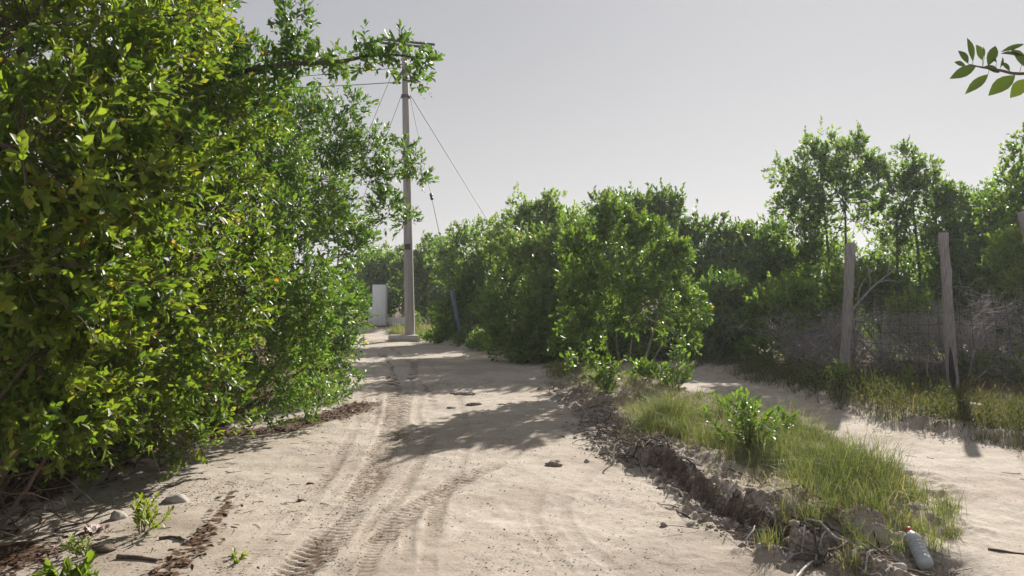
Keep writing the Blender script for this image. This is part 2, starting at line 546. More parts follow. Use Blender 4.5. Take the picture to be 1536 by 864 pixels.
class MB:
    def __init__(s):
        s.v, s.q, s.t, s.n = [], [], [], 0

    def add(s, V, Q=(), T=()):
        s.v.append(np.asarray(V, float))
        if len(Q):
            s.q.append(np.asarray(Q) + s.n)
        if len(T):
            s.t.append(np.asarray(T) + s.n)
        s.n += len(V)
        return s

    def tube(s, pts, r, sides=6, cap=True, jitter=0):
        P = np.asarray(pts, float)
        n = len(P)
        r = np.full(n, r, float) if np.isscalar(r) else np.asarray(r, float)
        T = np.gradient(P, axis=0)
        T /= np.linalg.norm(T, axis=1, keepdims=True) + 1e-9
        up = np.array([0, 0, 1.0]) if abs(T[0, 2]) < .9 else np.array([1.0, 0, 0])
        A = np.cross(T, up)
        A /= np.linalg.norm(A, axis=1, keepdims=True) + 1e-9
        B = np.cross(T, A)
        a = np.arange(sides) * 2 * math.pi / sides
        rr = r[:, None] * (1 + (jitter * (RNG.random((n, sides)) - .5) if jitter else 0))
        V = P[:, None] + rr[..., None] * (A[:, None] * np.cos(a)[None, :, None] + B[:, None] * np.sin(a)[None, :, None])
        i, j = np.meshgrid(np.arange(n - 1), np.arange(sides), indexing='ij')
        j2 = (j + 1) % sides
        Q = np.stack([i * sides + j, i * sides + j2, (i + 1) * sides + j2, (i + 1) * sides + j], -1).reshape(-1, 4)
        V = V.reshape(-1, 3)
        T_ = []
        if cap:
            V = np.vstack([V, P[0], P[-1]])
            k0, k1 = n * sides, n * sides + 1
            for q in range(sides):
                T_ += [(k0, (q + 1) % sides, q), (k1, (n - 1) * sides + q, (n - 1) * sides + (q + 1) % sides)]
        return s.add(V, Q, T_)

    def box(s, c, size, rot=None, bevel=0):
        sx, sy, sz = [q / 2 for q in size]
        b = min(bevel, sx * .9, sy * .9, sz * .9)
        if b <= 0:
            V = np.array([(x, y, z) for z in (-sz, sz) for x, y in ((-sx, -sy), (sx, -sy), (sx, sy), (-sx, sy))])
            Q = [(0, 3, 2, 1), (4, 5, 6, 7), (0, 1, 5, 4), (1, 2, 6, 5), (2, 3, 7, 6), (3, 0, 4, 7)]
        else:
            ring = [(-sx + b, -sy), (sx - b, -sy), (sx, -sy + b), (sx, sy - b), (sx - b, sy), (-sx + b, sy), (-sx, sy - b), (-sx, -sy + b)]
            inner = [(math.copysign(abs(x) - (b if abs(x) == sx else 0), x), math.copysign(abs(y) - (b if abs(y) == sy else 0), y)) for x, y in ring]
            V = [(x, y, -sz) for x, y in inner] + [(x, y, -sz + b) for x, y in ring] + [(x, y, sz - b) for x, y in ring] + [(x, y, sz) for x, y in inner]
            V = np.array(V)
            Q = [(l * 8 + k, l * 8 + (k + 1) % 8, l * 8 + 8 + (k + 1) % 8, l * 8 + 8 + k) for l in range(3) for k in range(8)]
            Q += [(3, 2, 1, 0), (7, 4, 3, 0), (7, 6, 5, 4), (24, 25, 26, 27), (24, 27, 28, 31), (28, 29, 30, 31)]
        if rot is not None:
            V = V @ np.array(rot).T
        return s.add(V + np.asarray(c, float), Q)

    def lathe(s, prof, origin, axis, sides=12):
        """prof: (distance along axis, radius)"""
        ax = np.asarray(axis, float)
        ax /= np.linalg.norm(ax)
        P = [np.asarray(origin, float) + ax * d for d, _ in prof]
        up = np.array([0, 0, 1.0]) if abs(ax[2]) < .9 else np.array([1.0, 0, 0])
        A = np.cross(ax, up)
        A /= np.linalg.norm(A)
        B = np.cross(ax, A)
        a = np.arange(sides) * 2 * math.pi / sides
        V = np.concatenate([P[k] + prof[k][1] * (A * np.cos(a)[:, None] + B * np.sin(a)[:, None]) for k in range(len(prof))])
        Q = [(i * sides + j, i * sides + (j + 1) % sides, (i + 1) * sides + (j + 1) % sides, (i + 1) * sides + j) for i in range(len(prof) - 1) for j in range(sides)]
        return s.add(V, Q)

    def mesh(s, name, mat, origin=(0, 0, 0), smooth=True):
        V = np.concatenate(s.v) - np.array(origin, float)
        F = ([np.concatenate(s.q)] if s.q else []) + ([np.concatenate(s.t)] if s.t else [])
        return mesh_np(name, V, F, mat, smooth=smooth)

    def part(s, name, mat, parent, smooth=True, kind=None, label=None):
        return obj(name, s.mesh(name, mat, wloc(parent), smooth), parent, kind=kind, label=label)

    def solo(s, name, mat, label, cat, group=None, smooth=True, kind=None):
        V = np.concatenate(s.v)
        o = np.array([V[:, 0].mean(), V[:, 1].mean(), V[:, 2].min()])
        ob = obj(name, s.mesh(name, mat, o, smooth), None, o)
        return tag(ob, label, cat, group, kind)


# ------------------------------------------------------------------ leaves
LEAF8 = (np.array([(0, 0, 0), (.30, .42, .05), (.30, 0, -.03), (.30, -.42, .05), (.70, .46, .05), (.70, 0, -.02), (.70, -.46, .05), (1, 0, -.10)], float),
         np.array([(0, 2, 1), (0, 3, 2), (1, 2, 5), (1, 5, 4), (2, 3, 6), (2, 6, 5), (4, 5, 7), (5, 6, 7)]))
LEAF_FINE = (np.array([(t, sgn * w, z) for t, w, z in ((0, .015, 0), (.12, .20, .02), (.3, .40, .04), (.5, .48, .05), (.7, .40, .04), (.88, .19, -.02)) for sgn in (1, -1)] +
                      [(t, 0, -.02) for t in (0, .12, .3, .5, .7, .88)] + [(1, 0, -.08)], float),
             np.array([f for k in range(5) for f in ((2 * k, 12 + k, 2 * k + 2), (12 + k, 13 + k, 2 * k + 2), (12 + k, 2 * k + 1, 2 * k + 3), (12 + k, 2 * k + 3, 13 + k))] + [(10, 17, 18), (17, 11, 18)]))
LEAF4 = (np.array([(0, 0, 0), (.58, .5, .06), (.5, 0, -.03), (.58, -.5, .06), (1, 0, -.08)], float),
         np.array([(0, 2, 1), (0, 3, 2), (1, 2, 4), (2, 3, 4)]))
LEAF2 = (np.array([(0, 0, 0), (.52, .5, .05), (1, 0, 0), (.52, -.5, .05)], float), np.array([(0, 2, 1), (0, 3, 2)]))


def nrm(a):
    return a / (np.linalg.norm(a, axis=-1, keepdims=True) + 1e-9)


def leaf_arrays(lv, tpl):
    P, D, Nn, L, W, tint = lv
    S = nrm(np.cross(Nn, D))
    Nn = np.cross(D, S)
    T, F = tpl
    V = P[:, None] + L[:, None, None] * (T[None, :, 0, None] * D[:, None] + T[None, :, 2, None] * Nn[:, None]) + W[:, None, None] * T[None, :, 1, None] * S[:, None]
    n, k = len(P), len(T)
    FF = (F[None] + (np.arange(n) * k)[:, None, None]).reshape(-1, 3)
    return V.reshape(-1, 3), FF, np.repeat(tint, k)


def foliage_part(name, groups, mat, parent, kind='stuff', label=None):
    """groups: list of (leaves, template)"""
    Vs, Fs, Ts, n = [], [], [], 0
    for lv, tpl in groups:
        if len(lv[0]) == 0:
            continue
        V, F, t = leaf_arrays(lv, tpl)
        Vs.append(V)
        Fs.append(F + n)
        Ts.append(t)
        n += len(V)
    V = np.concatenate(Vs) - np.array(wloc(parent))
    return obj(name, mesh_np(name, V, np.concatenate(Fs), mat, {'tint': np.concatenate(Ts)}), parent, kind=kind, label=label)


def sel(lv, m):
    return tuple(a[m] for a in lv)


def cat_lv(l):
    return tuple(np.concatenate([x[k] for x in l]) for k in range(6))


def shoots_to_leaves(C, D, Ls, k, leafL, aspect, tint_mu, tint_sd, open_=(62, 14)):
    """k leaves in a spiral round every shoot"""
    n = len(C)
    j = np.arange(k)
    t = (j + .6) / k
    up = np.where(np.abs(D[:, 2:3]) < .9, np.array([[0, 0, 1.0]]), np.array([[1.0, 0, 0]]))
    A = nrm(np.cross(D, up))
    B = np.cross(D, A)
    ph = (j * 2.39996)[None] + RNG.random((n, 1)) * 6.28 + RNG.normal(0, .3, (n, k))
    rad = A[:, None] * np.cos(ph)[..., None] + B[:, None] * np.sin(ph)[..., None]
    ang = np.radians(open_[0] + (open_[1] - open_[0]) * t)[None] + RNG.normal(0, .25, (n, k))
    ld = nrm(D[:, None] * np.cos(ang)[..., None] + rad * np.sin(ang)[..., None] + RNG.normal(0, .12, (n, k, 3)))
    ln = nrm(D[:, None] * np.sin(ang)[..., None] - rad * np.cos(ang)[..., None] + np.array([0, 0, .25]) + RNG.normal(0, .3, (n, k, 3)))
    P = C[:, None] + D[:, None] * (t[None, :, None] * Ls[:, None, None])
    L = leafL * (.5 + .8 * RNG.random((n, k))) * (1 - .35 * (t[None] - .45) ** 2 * 4)
    W = L * aspect * (.85 + .3 * RNG.random((n, k)))
    tint = np.clip(tint_mu + RNG.normal(0, tint_sd, (n, 1)) + RNG.normal(0, tint_sd * .8, (n, k)) + .12 * (t[None] - .5), 0, .95)
    f = lambda a: a.reshape(-1, *a.shape[2:])
    return f(P), f(ld), f(ln), f(L), f(W), f(tint)


def lobe_shoots(lobes, dens, clump=.45, cf=3.2, up=.55, sub=6, spread=.8, subr=(.32, .55)):
    """shoot origins and directions: every lobe breaks up into smaller clumps on its surface, with gaps between them"""
    Cs, Ds = [], []
    for c, r in lobes:
        c = np.asarray(c, float)
        r3 = np.array([r, r, r * .9]) if np.isscalar(r) else np.asarray(r, float)
        rm = r3.mean()
        subs = [(c, r3 * .78, 1.3)]
        for _ in range(sub):
            u = nrm(RNG.normal(0, 1, 3))
            q = RNG.uniform(*subr)
            subs.append((c + u * r3 * spread, r3 * q, 1.0))
        for sc, sr, w in subs:
            n = max(3, int(dens * w * (sr.mean() / .5) ** 2))
            u = nrm(RNG.normal(0, 1, (n, 3)))
            s = .35 + .65 * RNG.random((n, 1)) ** .55
            p = sc + u * sr * s
            d = nrm(u * .75 + nrm(p - c) * .5 + np.array([0, 0, up]) + RNG.normal(0, .35, (n, 3)))
            Cs.append(p)
            Ds.append(d)
    C, D = np.concatenate(Cs), np.concatenate(Ds)
    keep = vn3(C * cf + 7) * .65 + vn3(C * cf * 2.3) * .35 > clump - .25 * RNG.random(len(C))
    return C[keep], D[keep]


def project(P):
    c, s = math.cos(cam.rotation_euler[0] - math.pi / 2), math.sin(cam.rotation_euler[0] - math.pi / 2)
    y = P[:, 1] * c + (P[:, 2] - CAMZ) * s
    z = (P[:, 2] - CAMZ) * c - P[:, 1] * s
    y = np.maximum(y, .05)
    return CX + FPX * P[:, 0] / y, 432 - FPX * z / y, y


LEAF_MESHES = {}


def leaf_obj_meshes(mat_key, tpl=LEAF8):
    if (mat_key, len(tpl[0])) not in LEAF_MESHES:
        out = []
        for curl in (-.06, .05):
            for tint in (.3, .6, .85):
                T, F = tpl
                T = T.copy()
                T[:, 2] += curl * T[:, 0] ** 2 * 1.5
                out.append((tint, mesh_np('leaf', T, F, M[mat_key], {'tint': np.full(len(T), tint)}, smooth=True)))
        LEAF_MESHES[mat_key, len(tpl[0])] = out
    return LEAF_MESHES[mat_key, len(tpl[0])]


def leaf_objects(lv, parent, mat_key, tpl=LEAF8):
    P, D, Nn, L, W, tint = lv
    S = nrm(np.cross(Nn, D))
    Nn = np.cross(D, S)
    o0 = np.array(wloc(parent))
    ms = leaf_obj_meshes(mat_key, tpl)
    for i in range(len(P)):
        near = sorted(ms, key=lambda m: abs(m[0] - tint[i]))[:2]
        o = bpy.data.objects.new('leaf', near[i % 2][1])
        COL.objects.link(o)
        o.parent = parent
        m = Matrix.Identity(4)
        for r in range(3):
            m[r][0], m[r][1], m[r][2], m[r][3] = D[i, r] * L[i], S[i, r] * W[i], Nn[i, r] * L[i], P[i, r] - o0[r]
        o.matrix_basis = m


def showing(lv, n, bin_=9):
    """mask of the n leaves that show largest in the photograph"""
    P = lv[0] + lv[1] * lv[3][:, None] * .5
    x, y, d = project(P)
    ok = (x > 0) & (x < 1536) & (y > 0) & (y < 864)
    key = (np.floor(x / bin_).astype(np.int64) * 4096 + np.floor(y / bin_).astype(np.int64))
    order = np.lexsort((d, key))
    first = np.ones(len(P), bool)
    ks = key[order]
    first[1:] = ks[1:] != ks[:-1]
    front = np.zeros(len(P), bool)
    front[order[first]] = True
    score = np.where(ok & front, lv[3] / d, 0)
    idx = np.argsort(-score)[:n]
    m = np.zeros(len(P), bool)
    m[idx[score[idx] > 0]] = True
    return m


def bend(a, b, n=7, sag=.1, wob=.04):
    a, b = np.asarray(a, float), np.asarray(b, float)
    t = np.linspace(0, 1, n)[:, None]
    L = np.linalg.norm(b - a)
    p = a + (b - a) * t
    side = nrm(np.cross(b - a, RNG.normal(0, 1, 3)))
    p = p + side * np.sin(t * math.pi) * sag * L
    p[1:-1] += RNG.normal(0, wob * L / n, (n - 2, 3))
    return p


def berry_part(C, r, k, spread, parent):
    """loose panicles of small round fruits"""
    oc = np.array([(1, 0, 0), (-1, 0, 0), (0, 1, 0), (0, -1, 0), (0, 0, 1), (0, 0, -1)], float)
    of = np.array([(0, 2, 4), (2, 1, 4), (1, 3, 4), (3, 0, 4), (2, 0, 5), (1, 2, 5), (3, 1, 5), (0, 3, 5)])
    n = len(C) * k
    P = np.repeat(C, k, 0) + RNG.normal(0, spread, (n, 3))
    V = P[:, None] + oc[None] * (r * (.6 + .8 * RNG.random((n, 1, 1))))
    F = (of[None] + (np.arange(n) * 6)[:, None, None]).reshape(-1, 3)
    return obj('fruit_clusters', mesh_np('fruit_clusters', V.reshape(-1, 3) - np.array(wloc(parent)), F, M['fruit'], smooth=True), parent, kind='stuff')


def plant(name, label, cat, base, lobes, mat='leaf_mid', dens=200, leaf=.08, aspect=.4, k=9, shoot=(.10, .2), tint=(.5, .13), tpl=LEAF2, near_tpl=None, near_d=6,
          stems=4, stem_r=.03, bark='bark', group=None, clump=.45, singles=0, sub=6, trunk=None, twigs=0, up=.55, fruits=0, special=.012, limb_n=8, twig_from=None, spread=.8, subr=(.32, .55),
          limb_mat=None, part='foliage', cf=3.2, spires=0, spire=(.3, .7)):
    bz = hz(*base[:2]) - .03
    o = thing(name, label, cat, (base[0], base[1], bz), group)
    b = np.array([base[0], base[1], bz])
    # stems and limbs
    if trunk is not None:
        for pts, r0, r1 in trunk:
            p = smooth_path(pts, 14)
            MB().tube(p, np.linspace(r0, r1, 14), 8, jitter=.15).part('trunk', M[bark], o)
        fork = np.asarray(trunk[0][0][-1])
        for c, r in list(lobes)[:limb_n]:
            f = np.asarray(trunk[int(RNG.integers(len(trunk)))][0][-1])
            MB().tube(bend(f, c, 8, .08), np.linspace(trunk[0][2] * .8, .006, 8), 5).part('branch', M[limb_mat or bark], o)
    else:
        lc = np.array([c for c, r in lobes])
        order = np.argsort(np.hypot(lc[:, 0] - b[0], lc[:, 1] - b[1]) - .25 * lc[:, 2])
        nodes = []
        for q in range(min(stems, len(lobes))):
            c = lc[order[q]]
            foot = b + np.array([RNG.normal(0, .10), RNG.normal(0, .10), 0])
            P = bend(foot, c, 9, .06)
            MB().tube(P, np.linspace(stem_r * RNG.uniform(.7, 1.1), .007, 9), 6, jitter=.12).part('trunk', M[bark], o)
            nodes.append(P[3:])
        nodes = np.concatenate(nodes)
        for q in range(stems, min(len(lobes), stems + limb_n)):
            c = lc[order[q]]
            dd = np.linalg.norm(nodes - c, axis=1) + 2 * np.maximum(nodes[:, 2] - c[2] + .1, 0)
            P = bend(nodes[np.argmin(dd)], c, 7, .08)
            MB().tube(P, np.linspace(stem_r * .5, .005, 7), 5).part('branch', M[bark], o)
            nodes = np.concatenate([nodes, P[2:]])
    # foliage
    C, D = lobe_shoots(lobes, dens, clump, cf, up, sub, spread, subr)
    g = C[:, 2] > np.maximum(land(C[:, 0], C[:, 1]) + .03, 0)
    C, D = C[g], D[g]
    Ls = RNG.uniform(shoot[0], shoot[1], len(C))
    lv = list(shoots_to_leaves(C, D, Ls, k, leaf, aspect, *tint))
    if spires:                                            # long leading shoots that break the outline
        hi = C[:, 2] + .25 * RNG.random(len(C)) + .5 * np.hypot(C[:, 0] - b[0], C[:, 1] - b[1]) * RNG.random(len(C))
        idx = RNG.choice(np.argsort(-hi)[:max(spires, int(len(C) * .3))], spires, replace=False)
        sd = nrm(np.array([0, 0, .9]) + D[idx] * .5 + RNG.normal(0, .25, (spires, 3)))
        extra = shoots_to_leaves(C[idx], sd, RNG.uniform(*spire, spires), 18, leaf, aspect, *tint)
        lv = list(cat_lv([lv, extra]))
    sp = RNG.random(len(lv[5]))
    lv[5] = np.where(sp < special, .955 + .045 * RNG.random(len(sp)), np.minimum(lv[5], .94))
    lv = tuple(lv)
    if singles:
        m = showing(lv, singles)
        leaf_objects(sel(lv, m), o, mat)
        lv = sel(lv, ~m)
    if near_tpl is not None:
        d = np.linalg.norm(lv[0] - np.array([0, 0, CAMZ]), axis=1) < near_d
        foliage_part(part, [(sel(lv, d), near_tpl), (sel(lv, ~d), tpl)], M[mat], o)
    else:
        foliage_part(part, [(lv, tpl)], M[mat], o)
    if twigs:
        tb = MB()
        idx = RNG.choice(len(C), min(twigs, len(C)), replace=False)
        cc = np.array([c for c, r in lobes])
        for i in idx:
            q = cc[np.argmin(((cc - C[i]) ** 2).sum(1))]
            a = C[i] + (q - C[i]) * RNG.uniform(.4, .9) if twig_from is None else C[i] + (b + RNG.normal(0, .2, 3) - C[i]) * twig_from
            tb.tube(bend(a, C[i] + D[i] * Ls[i] * .8, 4, .12), np.linspace(.006, .002, 4), 3, cap=False)
        tb.part('twigs', M[limb_mat or bark], o, kind='stuff')
    if fruits:
        idx = RNG.choice(len(C), fruits, replace=False)
        berry_part(C[idx] + D[idx] * .12, .0055, 16, .035, o)
    return o


def px_lobes(*rows):
    """(px, py, distance, radius in metres)"""
    return [(at(a, b, c), r) for a, b, c, r in rows]


# ================================================================== GROUND
def build_ground():
    ys = [0.3]
    while ys[-1] < 500:
        y = ys[-1]
        ys.append(y * (1.0046 if 3.8 < y < 16.5 else (1.012 if 16.5 <= y < 30 else (1.06 if y >= 30 else 1.04))))
    ys = np.array(ys)
    u = np.concatenate([-np.geomspace(9, .82, 22), np.linspace(-.80, .80, 520), np.geomspace(.82, 9, 22)])
    Yg, U = np.meshgrid(ys, u, indexing='ij')
    Xg = U * (Yg + .8)
    x, y = Xg.ravel(), Yg.ravel()
    z, dP, dI, dF, dL, n1, n2, n3, tr = land(x, y, True)
    nr, nc = Yg.shape
    V = np.stack([x, y, z], 1)
    G = V.reshape(nr, nc, 3)
    tx, ty = np.gradient(G, axis=1), np.gradient(G, axis=0)
    Nn = nrm(np.cross(tx, ty)).reshape(-1, 3)
    # cover: R humus / litter and painted shade under the left shrubs, G bare soil and roots, B churned, dampened sand and painted tread shade
    on_road = (dP < 0) & (dF < 0)
    litter_shade = .55 * sstep(-.15, .5, dL) * sstep(.35, .6, n2 + .12 * sstep(0, 2, dL)) + .95 * sstep(.2, .9, dL)  # inner term paints the deep shade under the shrubs in humus colour
    S, D = polyline_st([gnd(225, 880), gnd(262, 850), gnd(300, 815), gnd(335, 770), gnd(352, 735)], x, y)
    litter_shade = np.maximum(litter_shade, .75 * np.exp(-(D / (.05 + .07 * sstep(5.4, 4.3, y))) ** 2) * sstep(.25, .5, n3))
    S, D = polyline_st([gnd(335, 650), gnd(420, 640), gnd(500, 622), gnd(545, 606)], x, y)
    litter_shade = np.maximum(litter_shade, .8 * np.exp(-(D / .3) ** 2))
    litter_shade = np.maximum(litter_shade, .8 * np.exp(-(((x + 3.1) / .35) ** 2 + ((y - 4.55) / .3) ** 2)))
    litter_shade = np.maximum(litter_shade, .35 * sstep(.1, .5, dF) + .35 * sstep(.6, 1.6, dF))
    soil = np.maximum((.75 + .3 * n2) * np.exp(-((dP - .03) / .12) ** 4) * (1 - sstep(12, 15.5, y)) * sstep(4.1, 4.4, y + .3 * n2), .50 * sstep(-.05, .25, dI) * sstep(.3, .6, n2 + .1))
    soil = np.maximum(soil, .7 * np.exp(-(((x - GULLY[0]) / .26) ** 2 + ((y - GULLY[1]) / .34) ** 2)))
    soil = np.maximum(soil, .6 * np.exp(-((dP - .35) / .5) ** 2) * sstep(7, 8.2, y) * (1 - sstep(12.5, 15, y)))
    damp_shade = tr + .3 * sstep(.58, .75, n1) * on_road  # prints: moisture and the shading of the tread, painted together
    cov = np.stack([np.clip(litter_shade, 0, 1), np.clip(soil, 0, 1), np.clip(damp_shade, 0, 1), np.ones_like(x)], 1)
    i, j = np.meshgrid(np.arange(nr - 1), np.arange(nc - 1), indexing='ij')
    Q = np.stack([i * nc + j, i * nc + j + 1, (i + 1) * nc + j + 1, (i + 1) * nc + j], -1).reshape(-1, 4)
    fc = lambda a: a[Q].mean(1)
    fP, fI, fF, fL = fc(dP), fc(dI), fc(dF), fc(dL)
    cls = np.zeros(len(Q), int)
    cls[fL > 0] = 3
    cls[fP > 0.06] = 1
    cls[(fP > 0) & ((fI > -.02) | (fP <= .06)) & (fF <= 0) & (fc(y) < 16) & (fc(y) > 3.6)] = 2
    cls[fF > 0] = 4
    for c, nm in enumerate(('sand_road', 'sand_path', 'grassy_bank', 'shrub_ground', 'ground')):
        q = Q[cls == c]
        used = np.unique(q)
        remap = np.full(len(V), -1)
        remap[used] = np.arange(len(used))
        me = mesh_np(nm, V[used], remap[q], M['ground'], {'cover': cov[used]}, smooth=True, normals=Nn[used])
        o = obj(nm, me)
        o['kind'] = 'structure'


build_ground()


# ================================================================== POLE, WIRES, WALLS
def pt(px, py, Y):
    return at(px, py, Y)


PB = np.array([*gnd(615, 508, .05), 0])
PB[2] = hz(PB[0], PB[1])
PT = at(606.5, 63, PB[1])


def on_pole(t):
    return PB + (PT - PB) * t


def on_pole_y(py):
    return on_pole((508 - py) / (508 - 63.0))


def rotm(u):
    """matrix whose x axis is u"""
    u = nrm(np.asarray(u, float))
    s = nrm(np.cross([0, 0, 1.0], u))
    return np.stack([u, s, np.cross(u, s)], 1)


def build_pole():
    o = thing('utility_pole', 'tall tapering grey concrete utility pole with steel crossarms at the bend of the track', 'utility pole', PB)
    MB().tube([PB - [0, 0, .3]] + [on_pole(t) for t in (0, .25, .5, .75, 1)], np.array([.185, .18, .16, .14, .12, .10]), 12).part('pole_shaft', M['concrete'], o)
    Y = PB[1]
    for a, b, off in (((566, 57), (652, 66), .13), ((570, 63), (648, 70.5), -.13)):
        A, B = at(*a, Y + off), at(*b, Y + off)
        L = np.linalg.norm(B - A)
        m = MB()
        R = rotm(B - A)
        m.box((A + B) / 2, (L, .012, .078), R).box((A + B) / 2 + R @ [0, .036, .025], (L, .058, .012), R).box((A + B) / 2 + R @ [0, .036, -.025], (L, .058, .012), R)
        m.part('crossarm', M['steel'], o, smooth=False)
    m = MB()
    A, B = at(594, 122, Y - .2), at(607, 104, Y - .1)
    R = rotm(B - A)
    m.box((A + B) / 2, (np.linalg.norm(B - A), .05, .14), R).part('brace', M['steel'], o, smooth=False)
    for px, py in ((644, 74), (600, 56), (577, 53)):
        a = at(px, py + 6, Y + .05)
        m = MB().lathe([(0, .02), (.02, .06), (.05, .035), (.07, .065), (.10, .035), (.12, .06), (.16, .03), (.17, 0)], a, (0, 0, 1), 10)
        m.part('insulator', M['pale_porcelain' if px == 577 else 'porcelain'], o)
    A = on_pole_y(124) + [-.14, -.05, 0]
    MB().lathe([(0, .015), (.05, .05), (.1, .02), (.15, .05), (.2, .02), (.25, .05), (.3, .02), (.45, .012)], A, (-1, 0, 0), 10).part('insulator', M['porcelain'], o)
    p = on_pole_y(369) + [0, -.16, 0]
    MB().box(p, (.20, .03, .19), None, .006).part('number_plate', M['plate'], o, smooth=False)
    p = on_pole_y(373) + [-.20, -.02, 0]
    MB().box(p, (.16, .05, .07), None, .01).part('bracket', M['steel'], o, smooth=False)
    MB().tube([on_pole_y(144) - [0, 0, .05], on_pole_y(144) + [0, 0, .05]], .155, 12).part('band', M['steel'], o)
    # cast plinth beside the road
    a, b = gnd(577, 512, 0), gnd(634, 512, 0)
    m = MB().box(((a[0] + b[0]) / 2, a[1] + .35, .08), (b[0] - a[0] - .2, .55, .22), None, .04)
    m.solo('plinth', M['kerb'], 'low cast concrete plinth round the foot of the utility pole', 'plinth', smooth=False)


def wire(A, B, sag, r, name, label, cat, group):
    t = np.linspace(0, 1, 24)[:, None]
    P = np.asarray(A) + (np.asarray(B) - A) * t
    P[:, 2] -= (4 * t * (1 - t) * sag)[:, 0]
    return MB().tube(P, r, 4).solo(name, M['steel'], label, cat, group)


def build_wires():
    Y = PB[1]
    wire(on_pole_y(124) + [-.6, -.05, 0], at(515, 124, Y + 1) + (at(515, 124.5, Y + 1) - at(592, 123, Y)) * 6, .15, .014,
         'overhead_wire', 'thin overhead wire leaving the pole from the clamp below its brace', 'wire', 'overhead wires at the pole')
    wire(at(606, 100, Y - .1), at(520, 105, Y + 1) + (at(520, 105, Y + 1) - at(606, 100, Y)) * 6, .15, .012,
         'overhead_wire', 'thin overhead wire leaving the pole just under the crossarms', 'wire', 'overhead wires at the pole')
    # guys to the left, behind the pole
    def guy(label, top, low, guard=None, ins=None):
        anchor = np.asarray(low)
        o = thing('guy_wire', label, 'guy wire', (anchor[0], anchor[1], anchor[2]), 'guy wires of the pole')
        MB().tube([top, (top + anchor) / 2, anchor], .0105, 4).part('cable', M['steel'], o)
        d = nrm(top - anchor)
        if ins is not None:
            c = anchor + (top - anchor) * ins
            MB().lathe([(-.13, .01), (-.11, .045), (-.03, .055), (-.02, .035), (.02, .035), (.03, .055), (.11, .045), (.13, .01)], c, d, 8).part('insulator', M['porcelain'], o)
        if guard is not None:
            MB().lathe([(0.12, .02), (.12, .065), (guard, .065), (guard + .01, .02)], anchor, d, 10).part('guy_guard', M['guard'], o)
        return o
    A = at(694.5, 490, 22.4)
    A[2] = hz(A[0], A[1]) - .05
    top = on_pole_y(143) + [.15, 0, 0]
    guy('guy wire sheathed at its foot in a blue plastic guard', top, A, 1.75, (490 - 295) / (490 - 143.0))
    B = np.array([1.6, 26.0, 0.])
    B[2] = hz(1.6, 26.0)
    guy('bare guy wire slanting down right into the bushes', on_pole_y(141) + [.15, 0, 0], B, None, .42)
    for px, py, Yb, lab, ins in ((470, 402, 31, 'guy wire slanting down left from mid pole behind the branches', None), (430, 470, 30, 'guy wire slanting down left from under the crossarms', None)):
        e = at(px, py, Yb)
        e[2] = 0
        t0 = on_pole_y(140) if py == 402 else on_pole_y(76)
        guy(lab, t0 + [-.12, 0, 0], e, None, ins)


def build_walls():
    Y = 34.5
    a, b = at(558.5, 491, Y), at(578, 491, Y)
    w = b[0] - a[0]
    z1 = at(0, 427, Y)[2]
    m = MB().box(((a[0] + b[0]) / 2, Y + w / 2, z1 / 2 - .1), (w, w, z1 + .2), None, .02)
    m.solo('gate_pillar', M['white'], 'tall white rendered pillar standing left of the utility pole', 'pillar', smooth=False)
    a2 = at(553.5, 0, Y + .5)
    MB().box(((a[0] + a2[0]) / 2 - .0, Y + .45, .42), (a[0] - a2[0] - .01, .3, 1.1), None, .02).solo('wall', M['white'], 'short white wall end butting on the left of the tall pillar', 'wall', smooth=False)
    c, d = at(582.5, 480, Y + .6), at(626, 480, Y + .6)
    z2 = at(0, 476, Y + .6)[2]
    MB().box(((c[0] + d[0]) / 2, Y + .75, z2 / 2 - .1), (d[0] - c[0], .22, z2 + .2), None, .015).solo('low_wall', M['white'], 'low white wall seen behind the foot of the utility pole', 'wall', smooth=False)


# ================================================================== FENCE
POSTS = [((5.47, 12.3), at(1276, 365, 12.3), .085, 'weathered post with long cracks, plant at its foot'),
         ((6.40, 10.8), at(1415, 349, 10.8), .075, 'grey post split open at its foot'),
         ((7.35, 9.85), at(1534, 318, 9.85), .072, None)]


